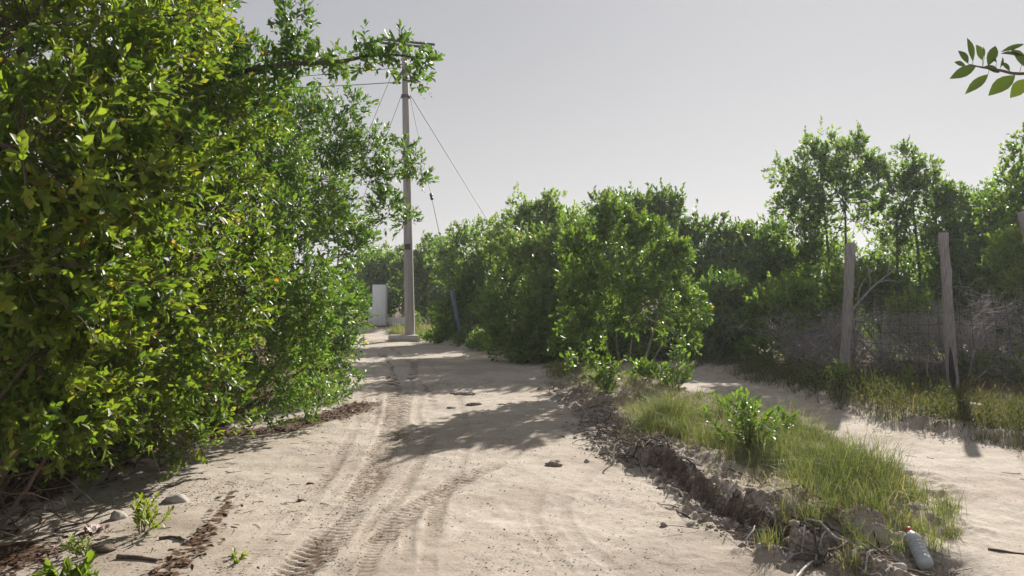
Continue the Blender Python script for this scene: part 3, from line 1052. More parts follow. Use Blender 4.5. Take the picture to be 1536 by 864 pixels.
def build_fence():
    o = thing('wire_fence', 'old wire fence strung on grey wooden posts along the verge', 'fence', (6.4, 10.8, hz(6.4, 10.8)))
    feet = []
    for i, ((x, y), top, r, lab) in enumerate(POSTS):
        z = hz(x, y)
        foot = np.array([x, y, z - .2])
        feet.append((foot, top))
        n = 14
        t = np.linspace(0, 1, n)[:, None]
        P = foot + (top - foot) * t
        P[1:-1, :2] += RNG.normal(0, .006, (n - 2, 2))
        rr = r * (1.08 - .22 * t[:, 0]) * (1 + RNG.normal(0, .03, n))
        p = MB().tube(P, rr, 9, jitter=.16).part('fence_post', M['wood'], o, smooth=False, label=lab)
        if i == 1:                                        # rotten hollow at the foot
            d = nrm(-foot * [1, 1, 0])
            q = P[2] + d * (r * .80)
            m = MB()
            pts = [foot + d * r + [0, 0, .22], foot + (P[2] - foot) * 1.0 + d * r * .93, P[3] + d * r * .9, P[5] + d * r * .78]
            m.tube(pts, [.022, .042, .034, .004], 6).part('hollow', M['wood_hole'], p)
    segs = [(feet[0], feet[1]), (feet[1], feet[2])]
    ext = (feet[2][0] + (feet[2][0] - feet[1][0]) * 1.4, feet[2][1] + (feet[2][1] - feet[1][1]) * 1.4 - [0, 0, .2])
    segs.append((feet[2], ext))
    hs = (.12, .24, .37, .50, .64, .80, .97, 1.14, 1.32, 1.50)
    for (fa, ta), (fb, tb) in segs:
        za, zb = hz(fa[0], fa[1]), hz(fb[0], fb[1])
        L = np.linalg.norm((fb - fa)[:2])
        grid = []
        for h in hs:
            n = 12
            t = np.linspace(0, 1, n)[:, None]
            A = fa + (ta - fa) * ((h + .2) / (ta[2] - fa[2]))
            B = fb + (tb - fb) * ((h + .2) / (tb[2] - fb[2]))
            P = A + (B - A) * t
            P[:, 2] -= np.sin(t[:, 0] * math.pi) * RNG.uniform(0, .07) + 0
            P += RNG.normal(0, .004, P.shape)
            grid.append(P)
            MB().tube(P, .0034, 3).part('line_wire', M['rusty_wire'], o)
        nv = max(3, int(L / .15))
        for k in range(1, nv):
            f = k / nv * 11
            q = np.array([g[int(f)] * (1 - f % 1) + g[min(int(f) + 1, 11)] * (f % 1) for g in grid])
            q += RNG.normal(0, .005, q.shape)
            q[0, 2] -= .1
            MB().tube(q, .0034, 3).part('stay_wire', M['rusty_wire'], o)


# ================================================================== PLANTS
def build_left():
    g = 'green roadside shrubs along the left edge of the track'
    NT = LEAF8
    # near shrub, leaning out of the left edge of the picture
    plant('shrub', 'big yellow green shrub with bare arching stems nearest the camera on the left', 'shrub', (-3.55, 4.7),
          px_lobes((40, 40, 4.1, .55), (150, 110, 4.5, .55), (30, 220, 3.9, .5), (150, 260, 4.5, .55), (50, 390, 4.1, .5), (160, 420, 4.7, .5), (40, 545, 4.4, .38), (130, 560, 4.9, .38),
                   (230, 20, 5.0, .5), (20, 690, 4.3, .10), (100, 640, 4.8, .16), (170, 640, 5.2, .16), (60, 620, 4.6, .25), (150, 600, 5.1, .25), (40, 650, 5.4, .3), (130, 660, 5.9, .3), (0, 110, 5.6, .8), (60, 300, 5.6, .8), (-120, 150, 4.6, .7), (-140, 400, 4.7, .6), (60, 500, 5.6, .5)),
          mat='leaf_near', dens=165, leaf=.084, aspect=.46, k=9, shoot=(.10, .24), tint=(.60, .17), tpl=LEAF4, near_tpl=NT, near_d=5.2, stems=14, stem_r=.028, singles=300, group=g,
          twigs=900, fruits=260, clump=.535, special=.010, limb_n=14, spires=40, spire=(.25, .45))
    plant('shrub', 'dense shrub with brown fruit sprays, second from the camera on the left', 'shrub', (-3.75, 6.6),
          px_lobes((240, 110, 6.0, .55), (300, 200, 6.4, .6), (230, 260, 5.8, .55), (320, 320, 6.4, .6), (250, 400, 5.8, .55), (330, 450, 6.5, .55), (230, 500, 5.7, .45), (300, 550, 6.3, .42), (210, 570, 5.8, .32),
                   (330, 600, 7.1, .35), (285, 668, 6.3, .15), (240, 640, 5.9, .16), (310, 640, 6.6, .16), (200, 640, 6.3, .3), (270, 630, 6.9, .3), (180, 180, 7.0, .8), (230, 380, 7.2, .8), (270, 70, 6.8, .5)),
          mat='leaf_near', dens=165, leaf=.077, aspect=.46, k=9, shoot=(.10, .22), tint=(.48, .17), tpl=LEAF4, stems=12, stem_r=.026, singles=300, group=g, twigs=700, fruits=240, clump=.535,
          special=.009, limb_n=13)
    plant('shrub', 'bright green rounded shrub, third along the left edge, hanging low to the sand', 'shrub', (-3.6, 9.0),
          px_lobes((400, 230, 8.6, .55), (450, 300, 8.6, .5), (380, 330, 8.0, .6), (440, 400, 8.2, .55), (375, 440, 7.7, .5), (450, 480, 8.5, .5), (390, 540, 7.9, .42), (455, 555, 8.7, .42), (400, 600, 8.4, .25),
                   (470, 595, 9.1, .26), (370, 280, 9.2, .8), (400, 480, 9.2, .7)),
          mat='leaf_mid', dens=165, leaf=.085, aspect=.42, k=9, shoot=(.10, .2), tint=(.60, .13), tpl=LEAF4, stems=9, stem_r=.025, singles=300, group=g, twigs=300, fruits=70, clump=.49, limb_n=10)
    plant('shrub', 'tall green shrub with a ragged spray reaching toward the utility pole', 'shrub', (-3.1, 11.6),
          px_lobes((505, 350, 10.8, .55), (480, 270, 10.4, .5), (500, 200, 10.2, .42), (520, 160, 10.0, .22), (545, 235, 10.2, .36), (585, 262, 10.1, .26), (618, 250, 10.0, .15), (628, 268, 10.0, .10), (575, 315, 10.3, .28),
                   (610, 332, 10.2, .12), (540, 370, 10.8, .26), (500, 430, 11.0, .42), (485, 500, 10.9, .42), (518, 505, 11.3, .22), (522, 450, 11.2, .22), (488, 560, 11.0, .34), (512, 585, 11.6, .16), (524, 560, 11.5, .16), (505, 602, 11.0, .15), (534, 475, 11.4, .2), (530, 515, 11.6, .2), (536, 445, 11.4, .15), (470, 612, 9.7, .14), (605, 225, 10.1, .12),
                   (450, 180, 10.4, .35), (430, 220, 11, .6)),
          mat='leaf_mid', dens=170, leaf=.085, aspect=.40, k=9, shoot=(.10, .2), tint=(.42, .13), tpl=LEAF2, stems=7, stem_r=.03, group=g, twigs=350, fruits=40, clump=.48, limb_n=12, singles=120)
    for k, (x, y, lab) in enumerate(((-4.75, 5.1, 'added dark shrub deepening the shade behind the shrub nearest the camera'), (-4.75, 7.0, 'added dark shrub deepening the shade behind the shrub with brown fruit sprays'), (-4.5, 9.6, 'added dark shrub deepening the shade behind the rounded shrub'))):  # dark shrubs added to blacken the depth under the front row
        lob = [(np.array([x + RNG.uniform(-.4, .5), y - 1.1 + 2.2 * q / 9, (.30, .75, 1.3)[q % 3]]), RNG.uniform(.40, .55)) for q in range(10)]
        plant('shrub', lab, 'shrub', (x, y), lob, mat='leaf_far', dens=80, leaf=.12, k=8, tint=(.3, .2), stems=6, stem_r=.022, group='added dark shrubs behind the roadside row', clump=.40, limb_n=4, special=0)
    # tree with the long bough against the sky
    B = [(at(250, 240, 7.6)), at(300, 140, 7.3), at(360, 108, 7.0), at(430, 96, 6.8), at(505, 92, 6.6), at(560, 82, 6.5), at(615, 84, 6.4), at(652, 104, 6.35)]
    bough = smooth_path(B, 20)
    base = (-3.9, 7.8)
    bz = hz(*base)
    o = plant('tree', 'taller tree whose long leafy bough reaches across the sky to the pole', 'tree', base,
              [(c, r * (.70 if c[1] < 6.65 else (.9 if c[1] < 7.2 else 1.0))) for c, r in px_lobes((300, 30, 7.4, .24), (310, 75, 7.4, .26), (318, -10, 7.4, .22), (350, 120, 7.1, .24), (375, 95, 7.0, .24), (405, 100, 6.9, .20), (440, 25, 6.8, .16), (430, 60, 6.8, .16), (455, 90, 6.8, .18), (425, 130, 6.8, .16),
                       (480, 85, 6.7, .14), (480, 112, 6.7, .12), (510, 95, 6.6, .10), (545, 62, 6.5, .11), (540, 90, 6.5, .08), (575, 100, 6.4, .15), (600, 58, 6.4, .05), (600, 95, 6.4, .12), (625, 92, 6.35, .11), (645, 95, 6.35, .09),
                       (632, 122, 6.35, .06), (330, 160, 7.3, .4), (390, 150, 7.4, .2), (300, 200, 7.8, .5), (240, 20, 8, .4))],
              mat='leaf_mid', dens=330, leaf=.078, aspect=.44, k=7, shoot=(.08, .17), tint=(.42, .16), tpl=LEAF8, clump=.455, singles=300, twigs=300, fruits=60, limb_n=4,
              trunk=[([(base[0], base[1], bz - .05), (-3.7, 7.7, 1.2), (-3.75, 7.6, 2.2), B[0]], .075, .045)], special=.009, sub=3)
    MB().tube(bough, np.linspace(.034, .005, 20), 6, jitter=.1).part('bough', M['bark'], o)
    # low bare stems of the two nearest shrubs
    return o


def understorey():
    """bare arching stems under the two nearest shrubs: each stem is a part of its shrub"""
    for base, n, reach, host in (((-3.5, 4.7), 110, 1.2, 0), ((-3.7, 6.6), 80, 1.2, 1)):
        o = [q for q in SC.objects if q.name.startswith('shrub') and q.parent is None and 'camera on the left' in q.get('label', '')][host]
        for k in range(n):
            x0, y0 = base[0] + RNG.normal(0, .45), base[1] + RNG.normal(0, .45)
            a = RNG.normal(-.45, .9)
            L = RNG.uniform(.5, reach)
            p0 = np.array([x0, y0, hz(x0, y0) - .02])
            p1 = p0 + [L * math.cos(a) * .5, L * math.sin(a) * .5, L * RNG.uniform(.2, .6)]
            p2 = p0 + [L * math.cos(a), L * math.sin(a), L * RNG.uniform(.05, .7)]
            P = smooth_path([p0, p1, p2], 9)
            P[1:] += RNG.normal(0, .018, (8, 3))
            if P[:, 0].max() > -2.6 or P[:, 1].min() < 4.1:
                continue
            P[:, 2] = np.maximum(P[:, 2], land(P[:, 0], P[:, 1]) + .01)
            MB().tube(P, np.linspace(RNG.uniform(.004, .011), .0015, 9), 5).part('stem', M['bark'], o)


def build_right():
    # dark bush at the bend of the road
    g = 'green bushes right of the track'
    plant('bush', 'dark low bush at the roadside between the guy wire and the pale stemmed bush', 'bush', (.35, 18.3),
          px_lobes((752, 480, 17.7, .5), (756, 440, 17.8, .42), (733, 470, 17.6, .22), (775, 480, 17.4, .7), (800, 440, 17.4, .75), (775, 400, 17.6, .55), (830, 500, 17.0, .6), (840, 420, 17.2, .7), (810, 380, 17.6, .5), (850, 470, 17.0, .7),
                   (765, 515, 17.6, .36), (800, 520, 17.1, .45), (850, 370, 17.8, .6)),
          mat='leaf_mid', dens=150, leaf=.115, aspect=.48, k=7, tint=(.74, .20), stems=8, group=g, clump=.545, limb_n=8, spires=120, spire=(.25, .6), spread=1.05, cf=2.4)
    plant('bush', 'dark creeping bush covering the mound between the pole plinth and the guy guard', 'bush', (-1.5, 23.4),
          px_lobes((640, 511, 24.3, .22), (655, 506, 24.0, .30), (672, 500, 23.6, .36), (690, 507, 22.9, .26), (712, 506, 22.2, .34), (665, 512, 23.6, .22), (690, 512, 22.6, .28), (712, 517, 21.6, .26), (728, 512, 20.9, .34), (742, 522, 20.0, .28), (676, 492, 24.2, .28), (728, 495, 23.0, .5)),
          mat='leaf_far', dens=260, leaf=.10, k=7, tint=(.30, .18), stems=5, stem_r=.02, group=g, clump=.40, limb_n=4, special=0)
    plant('shrub', 'dark low shrub seen between and behind the pale crooked stems', 'shrub', (2.6, 15.9),
          px_lobes((880, 515, 16.6, .45), (915, 510, 16.4, .5), (955, 510, 16.2, .5), (990, 505, 16.2, .5), (935, 535, 16.0, .35), (975, 535, 16.0, .35), (900, 535, 16.3, .35), (1015, 520, 16.2, .4), (930, 480, 16.6, .5), (1000, 480, 16.6, .45)),
          mat='leaf_far', dens=150, leaf=.11, k=7, tint=(.40, .2), stems=5, stem_r=.02, clump=.42, limb_n=4, special=0)
    base = (2.05, 12.7)
    bz = hz(*base)
    c = lambda px, py, Y: at(px, py, Y)
    plant('bush', 'loose light green bush on pale crooked stems growing on the grassy bank', 'bush', base,
          px_lobes((885, 400, 12.8, .40), (930, 350, 12.8, .40), (975, 360, 12.7, .36), (1005, 415, 12.6, .38), (880, 450, 12.5, .36), (940, 420, 12.3, .45), (985, 460, 12.4, .34), (1025, 465, 12.5, .24), (885, 510, 12.2, .20),
                   (868, 490, 12.4, .20), (1042, 455, 12.6, .15), (912, 325, 12.9, .20), (955, 335, 12.9, .16), (1015, 380, 12.8, .20), (862, 420, 12.7, .22), (945, 485, 12.2, .22), (1015, 548, 12.3, .14), (935, 315, 13, .10), (1048, 480, 12.5, .12),
                   (860, 370, 12.9, .2), (1000, 500, 12.4, .14), (895, 560, 12.2, .16), (925, 572, 12.1, .16), (960, 568, 12.2, .18), (985, 572, 12.2, .16), (865, 540, 12.5, .14), (1010, 575, 12.3, .14), (1035, 520, 12.5, .14)),
          mat='leaf_mid', dens=330, leaf=.115, aspect=.46, k=7, tint=(.70, .18), tpl=LEAF4, group=g, clump=.60, bark='bark_pale', special=.009, limb_n=12, cf=3.2, spires=80, spire=(.15, .35), spread=1.1, subr=(.25, .5), singles=300,
          trunk=[([(1.75, 12.5, bz - .05), c(893, 545, 12.4), c(874, 505, 12.5), c(885, 440, 12.7)], .024, .009), ([(2.0, 12.6, bz - .05), c(925, 520, 12.5), c(930, 430, 12.6)], .015, .006),
                 ([(2.3, 12.4, bz - .05), c(968, 540, 12.4), c(985, 480, 12.5), c(990, 420, 12.6)], .024, .009), ([(2.15, 12.6, bz - .05), c(945, 530, 12.5), c(960, 450, 12.5)], .014, .006),
                 ([(1.9, 12.8, bz - .05), c(910, 520, 12.7), c(915, 420, 12.8)], .014, .006), ([(2.25, 12.3, bz - .05), c(985, 530, 12.2), c(1015, 500, 12.3)], .012, .006)])
    gt = 'trees standing behind the bushes on the right'
    T = [  # base, lobes, label, mat, dens, extra
        ((-6.4, 39), [(590, 420, 39, 1.1), (570, 410, 39, 1.1), (600, 405, 39, 1.0), (588, 450, 38.5, 1.2), (560, 440, 39, 1.3), (550, 400, 39, 1.0), (600, 455, 38.5, 1.0)], 'dim tree behind the white pillar and the foot of the pole', 'leaf_far', 62),
        ((-3.7, 37), [(640, 400, 37, 1.3), (628, 430, 37, 1.2), (655, 440, 36, 1.4), (640, 462, 37, 1.2), (650, 378, 37, .9), (622, 400, 37, .9), (665, 470, 36, 1.1), (660, 380, 36, .8)], 'round dark tree just right of the utility pole', 'leaf_far', 62),
        ((-1.6, 25), [(700, 380, 25, .9), (690, 420, 24.6, .9), (715, 360, 25, .6), (730, 400, 24.6, .9), (710, 450, 24, 1.0), (680, 390, 25, .6), (740, 370, 25, .5), (690, 465, 24, .7), (735, 450, 24, .9), (692, 355, 25, .4), (750, 350, 25, .3)],
         'dark tree standing behind the blue guy guard', 'leaf_far', 125),
        ((.9, 22), [(790, 350, 22, .9), (775, 330, 22, .6), (820, 330, 22, .7), (805, 380, 21.6, 1.0), (850, 345, 22, .7), (830, 312, 22, .4), (770, 370, 22, .7), (860, 390, 21.5, 1.0), (800, 420, 21.5, 1.0), (870, 440, 21, 1.0)],
         'dark evergreen tree topping the roadside bush', 'leaf_far', 125),
        ((2.6, 20.5), [(900, 312, 20, .32), (925, 306, 20, .28), (905, 340, 20, .5), (960, 322, 20, .5), (990, 312, 20, .38), (940, 340, 20, .8), (985, 340, 20, .8), (890, 350, 20, .6), (1000, 320, 20, .5), (920, 400, 20, .9), (990, 400, 20, .9), (1000, 302, 20, .2)],
         'tall tree rising straight behind the pale stemmed bush', 'leaf_mid', 125),
        ((5.3, 20), [(1060, 368, 20, .7), (1040, 345, 20, .4), (1090, 366, 20, .6), (1075, 390, 19.6, .9), (1040, 380, 20, .8), (1060, 440, 19, .9), (1040, 470, 18.8, .8), (1035, 420, 19.4, .8), (1088, 350, 20, .3)],
         'tree with a rounded green top right of the pale stemmed bush', 'leaf_mid', 125),
        ((6.9, 19.5), [(1130, 378, 19.5, .65), (1110, 362, 19.5, .4), (1150, 366, 19.5, .4), (1120, 400, 19, .9), (1160, 390, 19, .7), (1100, 420, 18.6, .8), (1150, 430, 18.4, .8), (1165, 355, 19.6, .3), (1130, 350, 19.6, .22)],
         'tree with a rounded top left of the tall open tree', 'leaf_mid', 125),
    ]
    for base, lob, lab, mt, dn in T:
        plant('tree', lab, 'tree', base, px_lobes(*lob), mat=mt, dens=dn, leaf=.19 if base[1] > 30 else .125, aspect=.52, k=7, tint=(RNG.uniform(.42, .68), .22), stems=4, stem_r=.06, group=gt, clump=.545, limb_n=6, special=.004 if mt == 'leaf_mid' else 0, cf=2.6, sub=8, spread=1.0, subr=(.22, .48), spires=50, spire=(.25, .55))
    # open crowned trees
    def open_tree(base, lab, lob, tr, dn=300, mat='leaf_far', clump=.47, tint=(.42, .18)):
        bz = hz(*base)
        trunks = [([(base[0] + dx, base[1], bz - .05), at(p1[0], p1[1], base[1]), at(p2[0], p2[1], base[1])], .055, .018) for dx, p1, p2 in tr]
        plant('tree', lab, 'tree', base, px_lobes(*lob), mat=mat, dens=dn * .62, leaf=.105, aspect=.55, k=6, tint=tint, trunk=trunks, group=gt, clump=clump + .085, limb_n=16, special=0, cf=3.2, sub=6, spread=1.0, twigs=250, spires=30, spire=(.25, .5))
    open_tree((7.9, 18), 'tallest tree on the right, open crown full of sky gaps on thin trunks',
              [(1190, 270, 18, .45), (1180, 310, 18, .38), (1215, 250, 18, .42), (1242, 222, 18, .36), (1240, 260, 18, .6), (1280, 240, 18, .42), (1265, 290, 18, .55), (1210, 310, 18, .5), (1300, 270, 18, .42), (1315, 300, 18, .35),
               (1240, 330, 18, .45), (1205, 360, 18, .5), (1190, 400, 18, .5), (1285, 330, 18, .35), (1230, 390, 18, .5), (1318, 255, 18, .2), (1240, 205, 18, .14), (1285, 215, 18, .16)],
              [(0, (1246, 420), (1236, 300)), (.25, (1270, 410), (1268, 310)), (-.3, (1215, 420), (1205, 330))])
    open_tree((9.3, 17.4), 'open tree with a domed crown second from the right edge',
              [(1365, 245, 17.4, .32), (1345, 260, 17.4, .28), (1390, 255, 17.4, .36), (1350, 300, 17.4, .40), (1400, 290, 17.4, .5), (1425, 290, 17.4, .3), (1440, 310, 17.4, .25), (1370, 330, 17.4, .4), (1410, 330, 17.2, .55), (1340, 330, 17.4, .3), (1390, 380, 17, .7),
               (1350, 390, 17, .5), (1440, 340, 17, .4)],
              [(0, (1380, 430), (1370, 310)), (.3, (1400, 420), (1405, 300)), (-.5, (1345, 430), (1345, 320))])
    open_tree((10.8, 16.6), 'dense olive green tree between the split post and the right edge',
              [(1470, 330, 16.6, .5), (1450, 360, 16.4, .5), (1490, 310, 16.6, .4), (1480, 380, 16.2, .7), (1440, 400, 16, .6), (1420, 420, 15.8, .6), (1500, 350, 16.4, .5), (1470, 420, 15.8, .7), (1510, 400, 16, .6), (1460, 305, 16.6, .2)],
              [(0, (1475, 440), (1475, 350)), (.3, (1500, 440), (1495, 340))], 260, 'leaf_mid', .44, (.38, .18))
    open_tree((11.2, 15.0), 'tree cut by the right edge with a thin spire of twigs on top',
              [(1525, 290, 15, .5), (1515, 260, 15, .24), (1500, 258, 15, .16), (1530, 230, 15, .18), (1535, 210, 15, .12), (1550, 330, 15, .6), (1530, 370, 15, .6), (1570, 270, 15, .5), (1500, 290, 15, .22), (1580, 380, 15, .8), (1530, 440, 14.6, .7)],
              [(0, (1560, 440), (1545, 320)), (-.2, (1535, 440), (1528, 310))], 280, 'leaf_far', .45)
    # middle growth behind the path and the fence
    gm = 'shrubs behind the sandy path and the fence'
    mids = [((4.9, 16.6), [(1075, 480, 16.4, .6), (1050, 510, 16.2, .5), (1100, 500, 16.2, .6), (1080, 440, 16.6, .5), (1120, 460, 16.4, .5), (1065, 535, 16, .35), (1110, 535, 16, .35)], 'leafy green shrub at the far end of the sandy path', 'leaf_mid', (.50, .16)),
            ((6.2, 15.8), [(1150, 490, 15.6, .55), (1170, 450, 15.8, .55), (1190, 490, 15.4, .55), (1140, 530, 15.2, .4), (1180, 530, 15, .4), (1210, 450, 15.6, .4)], 'bluish green shrub left of the cracked fence post', 'leaf_far', (.6, .18)),
            ((7.6, 15.2), [(1225, 500, 14.8, .4), (1240, 470, 15, .4), (1260, 440, 15.4, .4), (1300, 420, 15.4, .5), (1330, 430, 15.4, .45), (1230, 430, 15.6, .5)], 'thin grey green shrub behind the cracked fence post', 'leaf_far', (.5, .2)),
            ((8.2, 13.9), [(1350, 480, 13.8, .22), (1385, 475, 13.8, .26), (1335, 492, 13.8, .15), (1370, 462, 13.9, .16), (1400, 490, 13.8, .12)], 'small lime green sapling among dead twigs behind the fence', 'leaf_mid', (.95, .06)),
            ((9.8, 13.6), [(1500, 400, 13.6, .28), (1520, 370, 13.6, .3), (1510, 430, 13.6, .22), (1535, 410, 13.6, .3), (1545, 360, 13.6, .3)], 'pale yellow green bush behind the fence at the right edge', 'leaf_mid', (.9, .08)),
            ((8.4, 12.0), [(1470, 555, 12, .14), (1500, 553, 12, .16), (1530, 553, 12, .18), (1450, 560, 12, .1)], 'low bright green plant under the dead brush right of the split post', 'leaf_mid', (.85, .1))]
    for base, lob, lab, mt, ti in mids:
        plant('shrub', lab, 'shrub', base, px_lobes(*lob), mat=mt, dens=170, leaf=.105, aspect=.5, k=7, tint=ti, stems=4, stem_r=.022, group=gm, clump=.44, limb_n=6, cf=3, spires=25, spire=(.2, .4))
    # the wood that closes the view behind: trees one can still tell apart by their tops
    gw = 'far trees closing the view'
    FAR = ['far tree between the left shrubs and the white pillar', 'far tree behind the tree of the blue guy guard', 'far tree behind the dark evergreen', 'far tree behind the straight tall tree',
           'far tree showing through behind the bush on pale stems', 'far tree behind the two rounded green tops', 'far tree behind the tallest open crown', 'far tree behind the cracked fence post',
           'far tree behind the domed open crown', 'far tree behind the olive green tree', 'far tree behind the spire of twigs at the right edge']
    for k, (px, top, Y) in enumerate([(540, 385, 44), (700, 395, 38), (790, 370, 34), (880, 360, 33), (1010, 360, 32), (1110, 360, 31), (1230, 375, 30), (1320, 350, 29), (1430, 330, 28), (1520, 320, 27), (1640, 300, 26)]):
        c = at(px, top, Y)
        h = c[2]
        lob = []
        for q in range(9):
            u = RNG.uniform(-1.9, 1.9)
            lob.append((np.array([c[0] + u, Y + RNG.uniform(-.9, .9), RNG.uniform(.6, h - .9) if q else h - .6]), RNG.uniform(.8, 1.15)))
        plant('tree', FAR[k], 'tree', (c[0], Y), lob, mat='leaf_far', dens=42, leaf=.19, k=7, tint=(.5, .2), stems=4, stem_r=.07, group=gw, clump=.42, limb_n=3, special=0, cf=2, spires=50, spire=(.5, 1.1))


build_pole()
build_wires()
build_walls()
build_fence()
build_left()
understorey()
build_right()


# ================================================================== UNDERGROWTH
def blades(P, Hh, lean, width, tint):
    """curved tapering blades: 5 vertices, 3 triangles each"""
    n = len(P)
    a = RNG.random(n) * 2 * math.pi
    d = np.stack([np.cos(a), np.sin(a), np.zeros(n)], 1)
    s = np.stack([-np.sin(a), np.cos(a), np.zeros(n)], 1)
    b = RNG.random(n) * 2 * math.pi
    s = np.stack([np.cos(b), np.sin(b), np.zeros(n)], 1)
    up = np.array([0, 0, 1.0])
    m = P + d * (lean * Hh * .3)[:, None] + up * (Hh * .6)[:, None]
    t = P + d * (lean * Hh)[:, None] + up * (Hh * (1 - .25 * lean))[:, None]
    w = width[:, None] * s
    V = np.stack([P - w, P + w, m - w * .75, m + w * .75, t], 1).reshape(-1, 3)
    F = np.array([(0, 1, 3), (0, 3, 2), (2, 3, 4)])
    FF = (F[None] + (np.arange(n) * 5)[:, None, None]).reshape(-1, 3)
    return V, FF, np.repeat(np.clip(tint, 0, 1), 5)


def tufts(centres, per, h, hsd, spread, lean=(.1, .7), w=.0022, tint=(.5, .2)):
    n = len(centres)
    P = np.repeat(centres, per, 0)
    P = P + np.concatenate([RNG.normal(0, spread, (n * per, 2)), np.zeros((n * per, 1))], 1)
    P[:, 2] = land(P[:, 0], P[:, 1]) - .01
    Hh = np.repeat(h * np.exp(RNG.normal(0, hsd, n)), per) * RNG.uniform(.55, 1.1, n * per)
    ti = np.repeat(RNG.normal(tint[0], tint[1] * .7, n), per) + RNG.normal(0, tint[1], n * per)
    return blades(P, Hh, RNG.uniform(*lean, n * per), np.full(n * per, w) * RNG.uniform(.7, 1.3, n * per), ti)


def scatter(n, x0, x1, y0, y1, f):
    x, y = RNG.uniform(x0, x1, n), RNG.uniform(y0, y1, n)
    k = f(x, y) > RNG.random(n)
    return np.stack([x[k], y[k], np.zeros(k.sum())], 1)


def grass_obj(name, packs, mat, label, cat):
    Vs, Fs, Ts, n = [], [], [], 0
    for V, F, t in packs:
        Vs.append(V), Fs.append(F + n), Ts.append(t)
        n += len(V)
    o = obj(name, mesh_np(name, np.concatenate(Vs), np.concatenate(Fs), M[mat], {'tint': np.concatenate(Ts)}))
    return tag(o, label, cat, None, 'stuff')


def build_grass():
    def isl(x, y):
        d = sdist(ISLAND, x, y)
        e = sdist(PLATEAU, x, y)
        n = fbm2(x * 2.2 + 9, y * 2.2, 3)
        return sstep(.02, .25, d) * sstep(.28, .62, e + (n - .5) * .5 - .22 * sstep(4.9, 5.2, y) * sstep(7.0, 6.6, y)) * sstep(.30, .48, n) * sstep(4.6, 5.1, y + (n - .5)) * (1 - .75 * sstep(8.2, 10, y))
    c = scatter(5200, .8, 3.6, 4.4, 13.5, isl)
    core = c[(c[:, 1] < 8.6) & (sdist(ISLAND, c[:, 0], c[:, 1]) > .28)]
    rim = c[(c[:, 1] >= 8.6) | (sdist(ISLAND, c[:, 0], c[:, 1]) <= .28)]
    packs = [tufts(core, 30, .205, .42, .06, (.15, 1.2), .0018, (.42, .22)), tufts(rim, 20, .13, .35, .05, (.2, 1.2), .0017, (.42, .24))]
    dry = scatter(2600, .8, 3.6, 4.4, 13.5, lambda x, y: sstep(.02, .2, sdist(ISLAND, x, y)) * sstep(.1, .4, sdist(PLATEAU, x, y)))
    packs.append(tufts(dry, 9, .10, .4, .06, (.5, 1.6), .0018, (.93, .12)))
    ex = np.array([[*gnd(px, py, .2), 0] for px, py in ((1150, 790), (1285, 800), (1300, 795), (1270, 778), (1370, 778), (1385, 785), (1360, 770), (1345, 790), (1425, 772), (1410, 745), (1400, 760), (1420, 740), (1240, 770), (1180, 765), (1270, 812), (1210, 775))])
    packs.append(tufts(np.repeat(ex, 3, 0) + RNG.normal(0, .03, (48, 3)), 26, .17, .3, .03, (.1, .9), .0016, (.55, .2)))
    grass_obj('grass', packs, 'grass', 'fine yellow green grass covering the sandy bank between the track and the path', 'grass')
    f = lambda x, y: sstep(0, .25, sdist(FOREST, x, y)) * sstep(.25, .5, fbm2(x * 1.5, y * 1.5 + 4, 3)) * (1 - .6 * sstep(1.5, 3, sdist(FOREST, x, y)))
    c = scatter(7000, 3.6, 10.5, 5.4, 17.5, f)
    grass_obj('verge_grass', [tufts(c, 13, .17, .4, .06, (.2, 1.2), .0028, (.5, .26))], 'grass_dark', 'mixed dull green and brown grass on the verge along the fence', 'grass')
    wf = lambda x, y: sstep(.12, .3, sdist(FOREST, x, y)) * np.exp(-((sdist(FOREST, x, y) - .65) / .5) ** 2) * sstep(.35, .5, fbm2(x * 1.3 + 40, y * 1.3, 3))
    c = scatter(9500, 3.6, 8.5, 5.8, 14.5, wf)
    c[:, 2] = land(c[:, 0], c[:, 1])
    hgt = RNG.uniform(.10, .38, len(c))
    d = nrm(np.stack([RNG.normal(0, .35, len(c)), RNG.normal(0, .35, len(c)), np.ones(len(c))], 1))
    lv = shoots_to_leaves(c, d, hgt, 10, .055, .4, .5, .22, (60, 25))
    tag(foliage_part('verge_weeds', [(lv, LEAF2)], M['weed'], None), 'low brownish green weeds edging the right side of the sandy path', 'weeds', None, 'stuff')
    mnd = lambda x, y: sstep(0.05, .3, sdist(FOREST, x, y))
    c = scatter(3000, -3.6, 3.9, 16.2, 27, mnd)
    grass_obj('ground_cover', [tufts(c, 12, .24, .3, .09, (.2, 1.0), .006, (.25, .16))], 'grass_dark', 'dark green ground cover on the shaded mound right of the pole', 'ground cover')
    c = scatter(900, -5.2, -2.2, 25.4, 30, lambda x, y: np.full(x.shape, .8) * (sdist(FOREST, x, y) > .05))
    c2 = scatter(700, .35, 2.3, 13.6, 16.2, lambda x, y: sstep(.0, .2, sdist(PLATEAU, x, y)) * (1 - sstep(.5, .9, sdist(PLATEAU, x, y))))
    c3 = scatter(260, -1.2, 1.0, 17.0, 19.5, lambda x, y: sstep(.0, .12, sdist(FOREST, x, y)) * (1 - sstep(.3, .5, sdist(FOREST, x, y))))
    grass_obj('straw_grass', [tufts(c, 12, .30, .3, .06, (.2, .8), .005, (.72, .15)), tufts(c2, 14, .13, .3, .05, (.2, .8), .0035, (.62, .2)), tufts(c3, 12, .14, .3, .05, (.2, .8), .004, (.6, .2))], 'grass',
              'yellowed grass beside the pole plinth and along the bend of the road', 'grass')


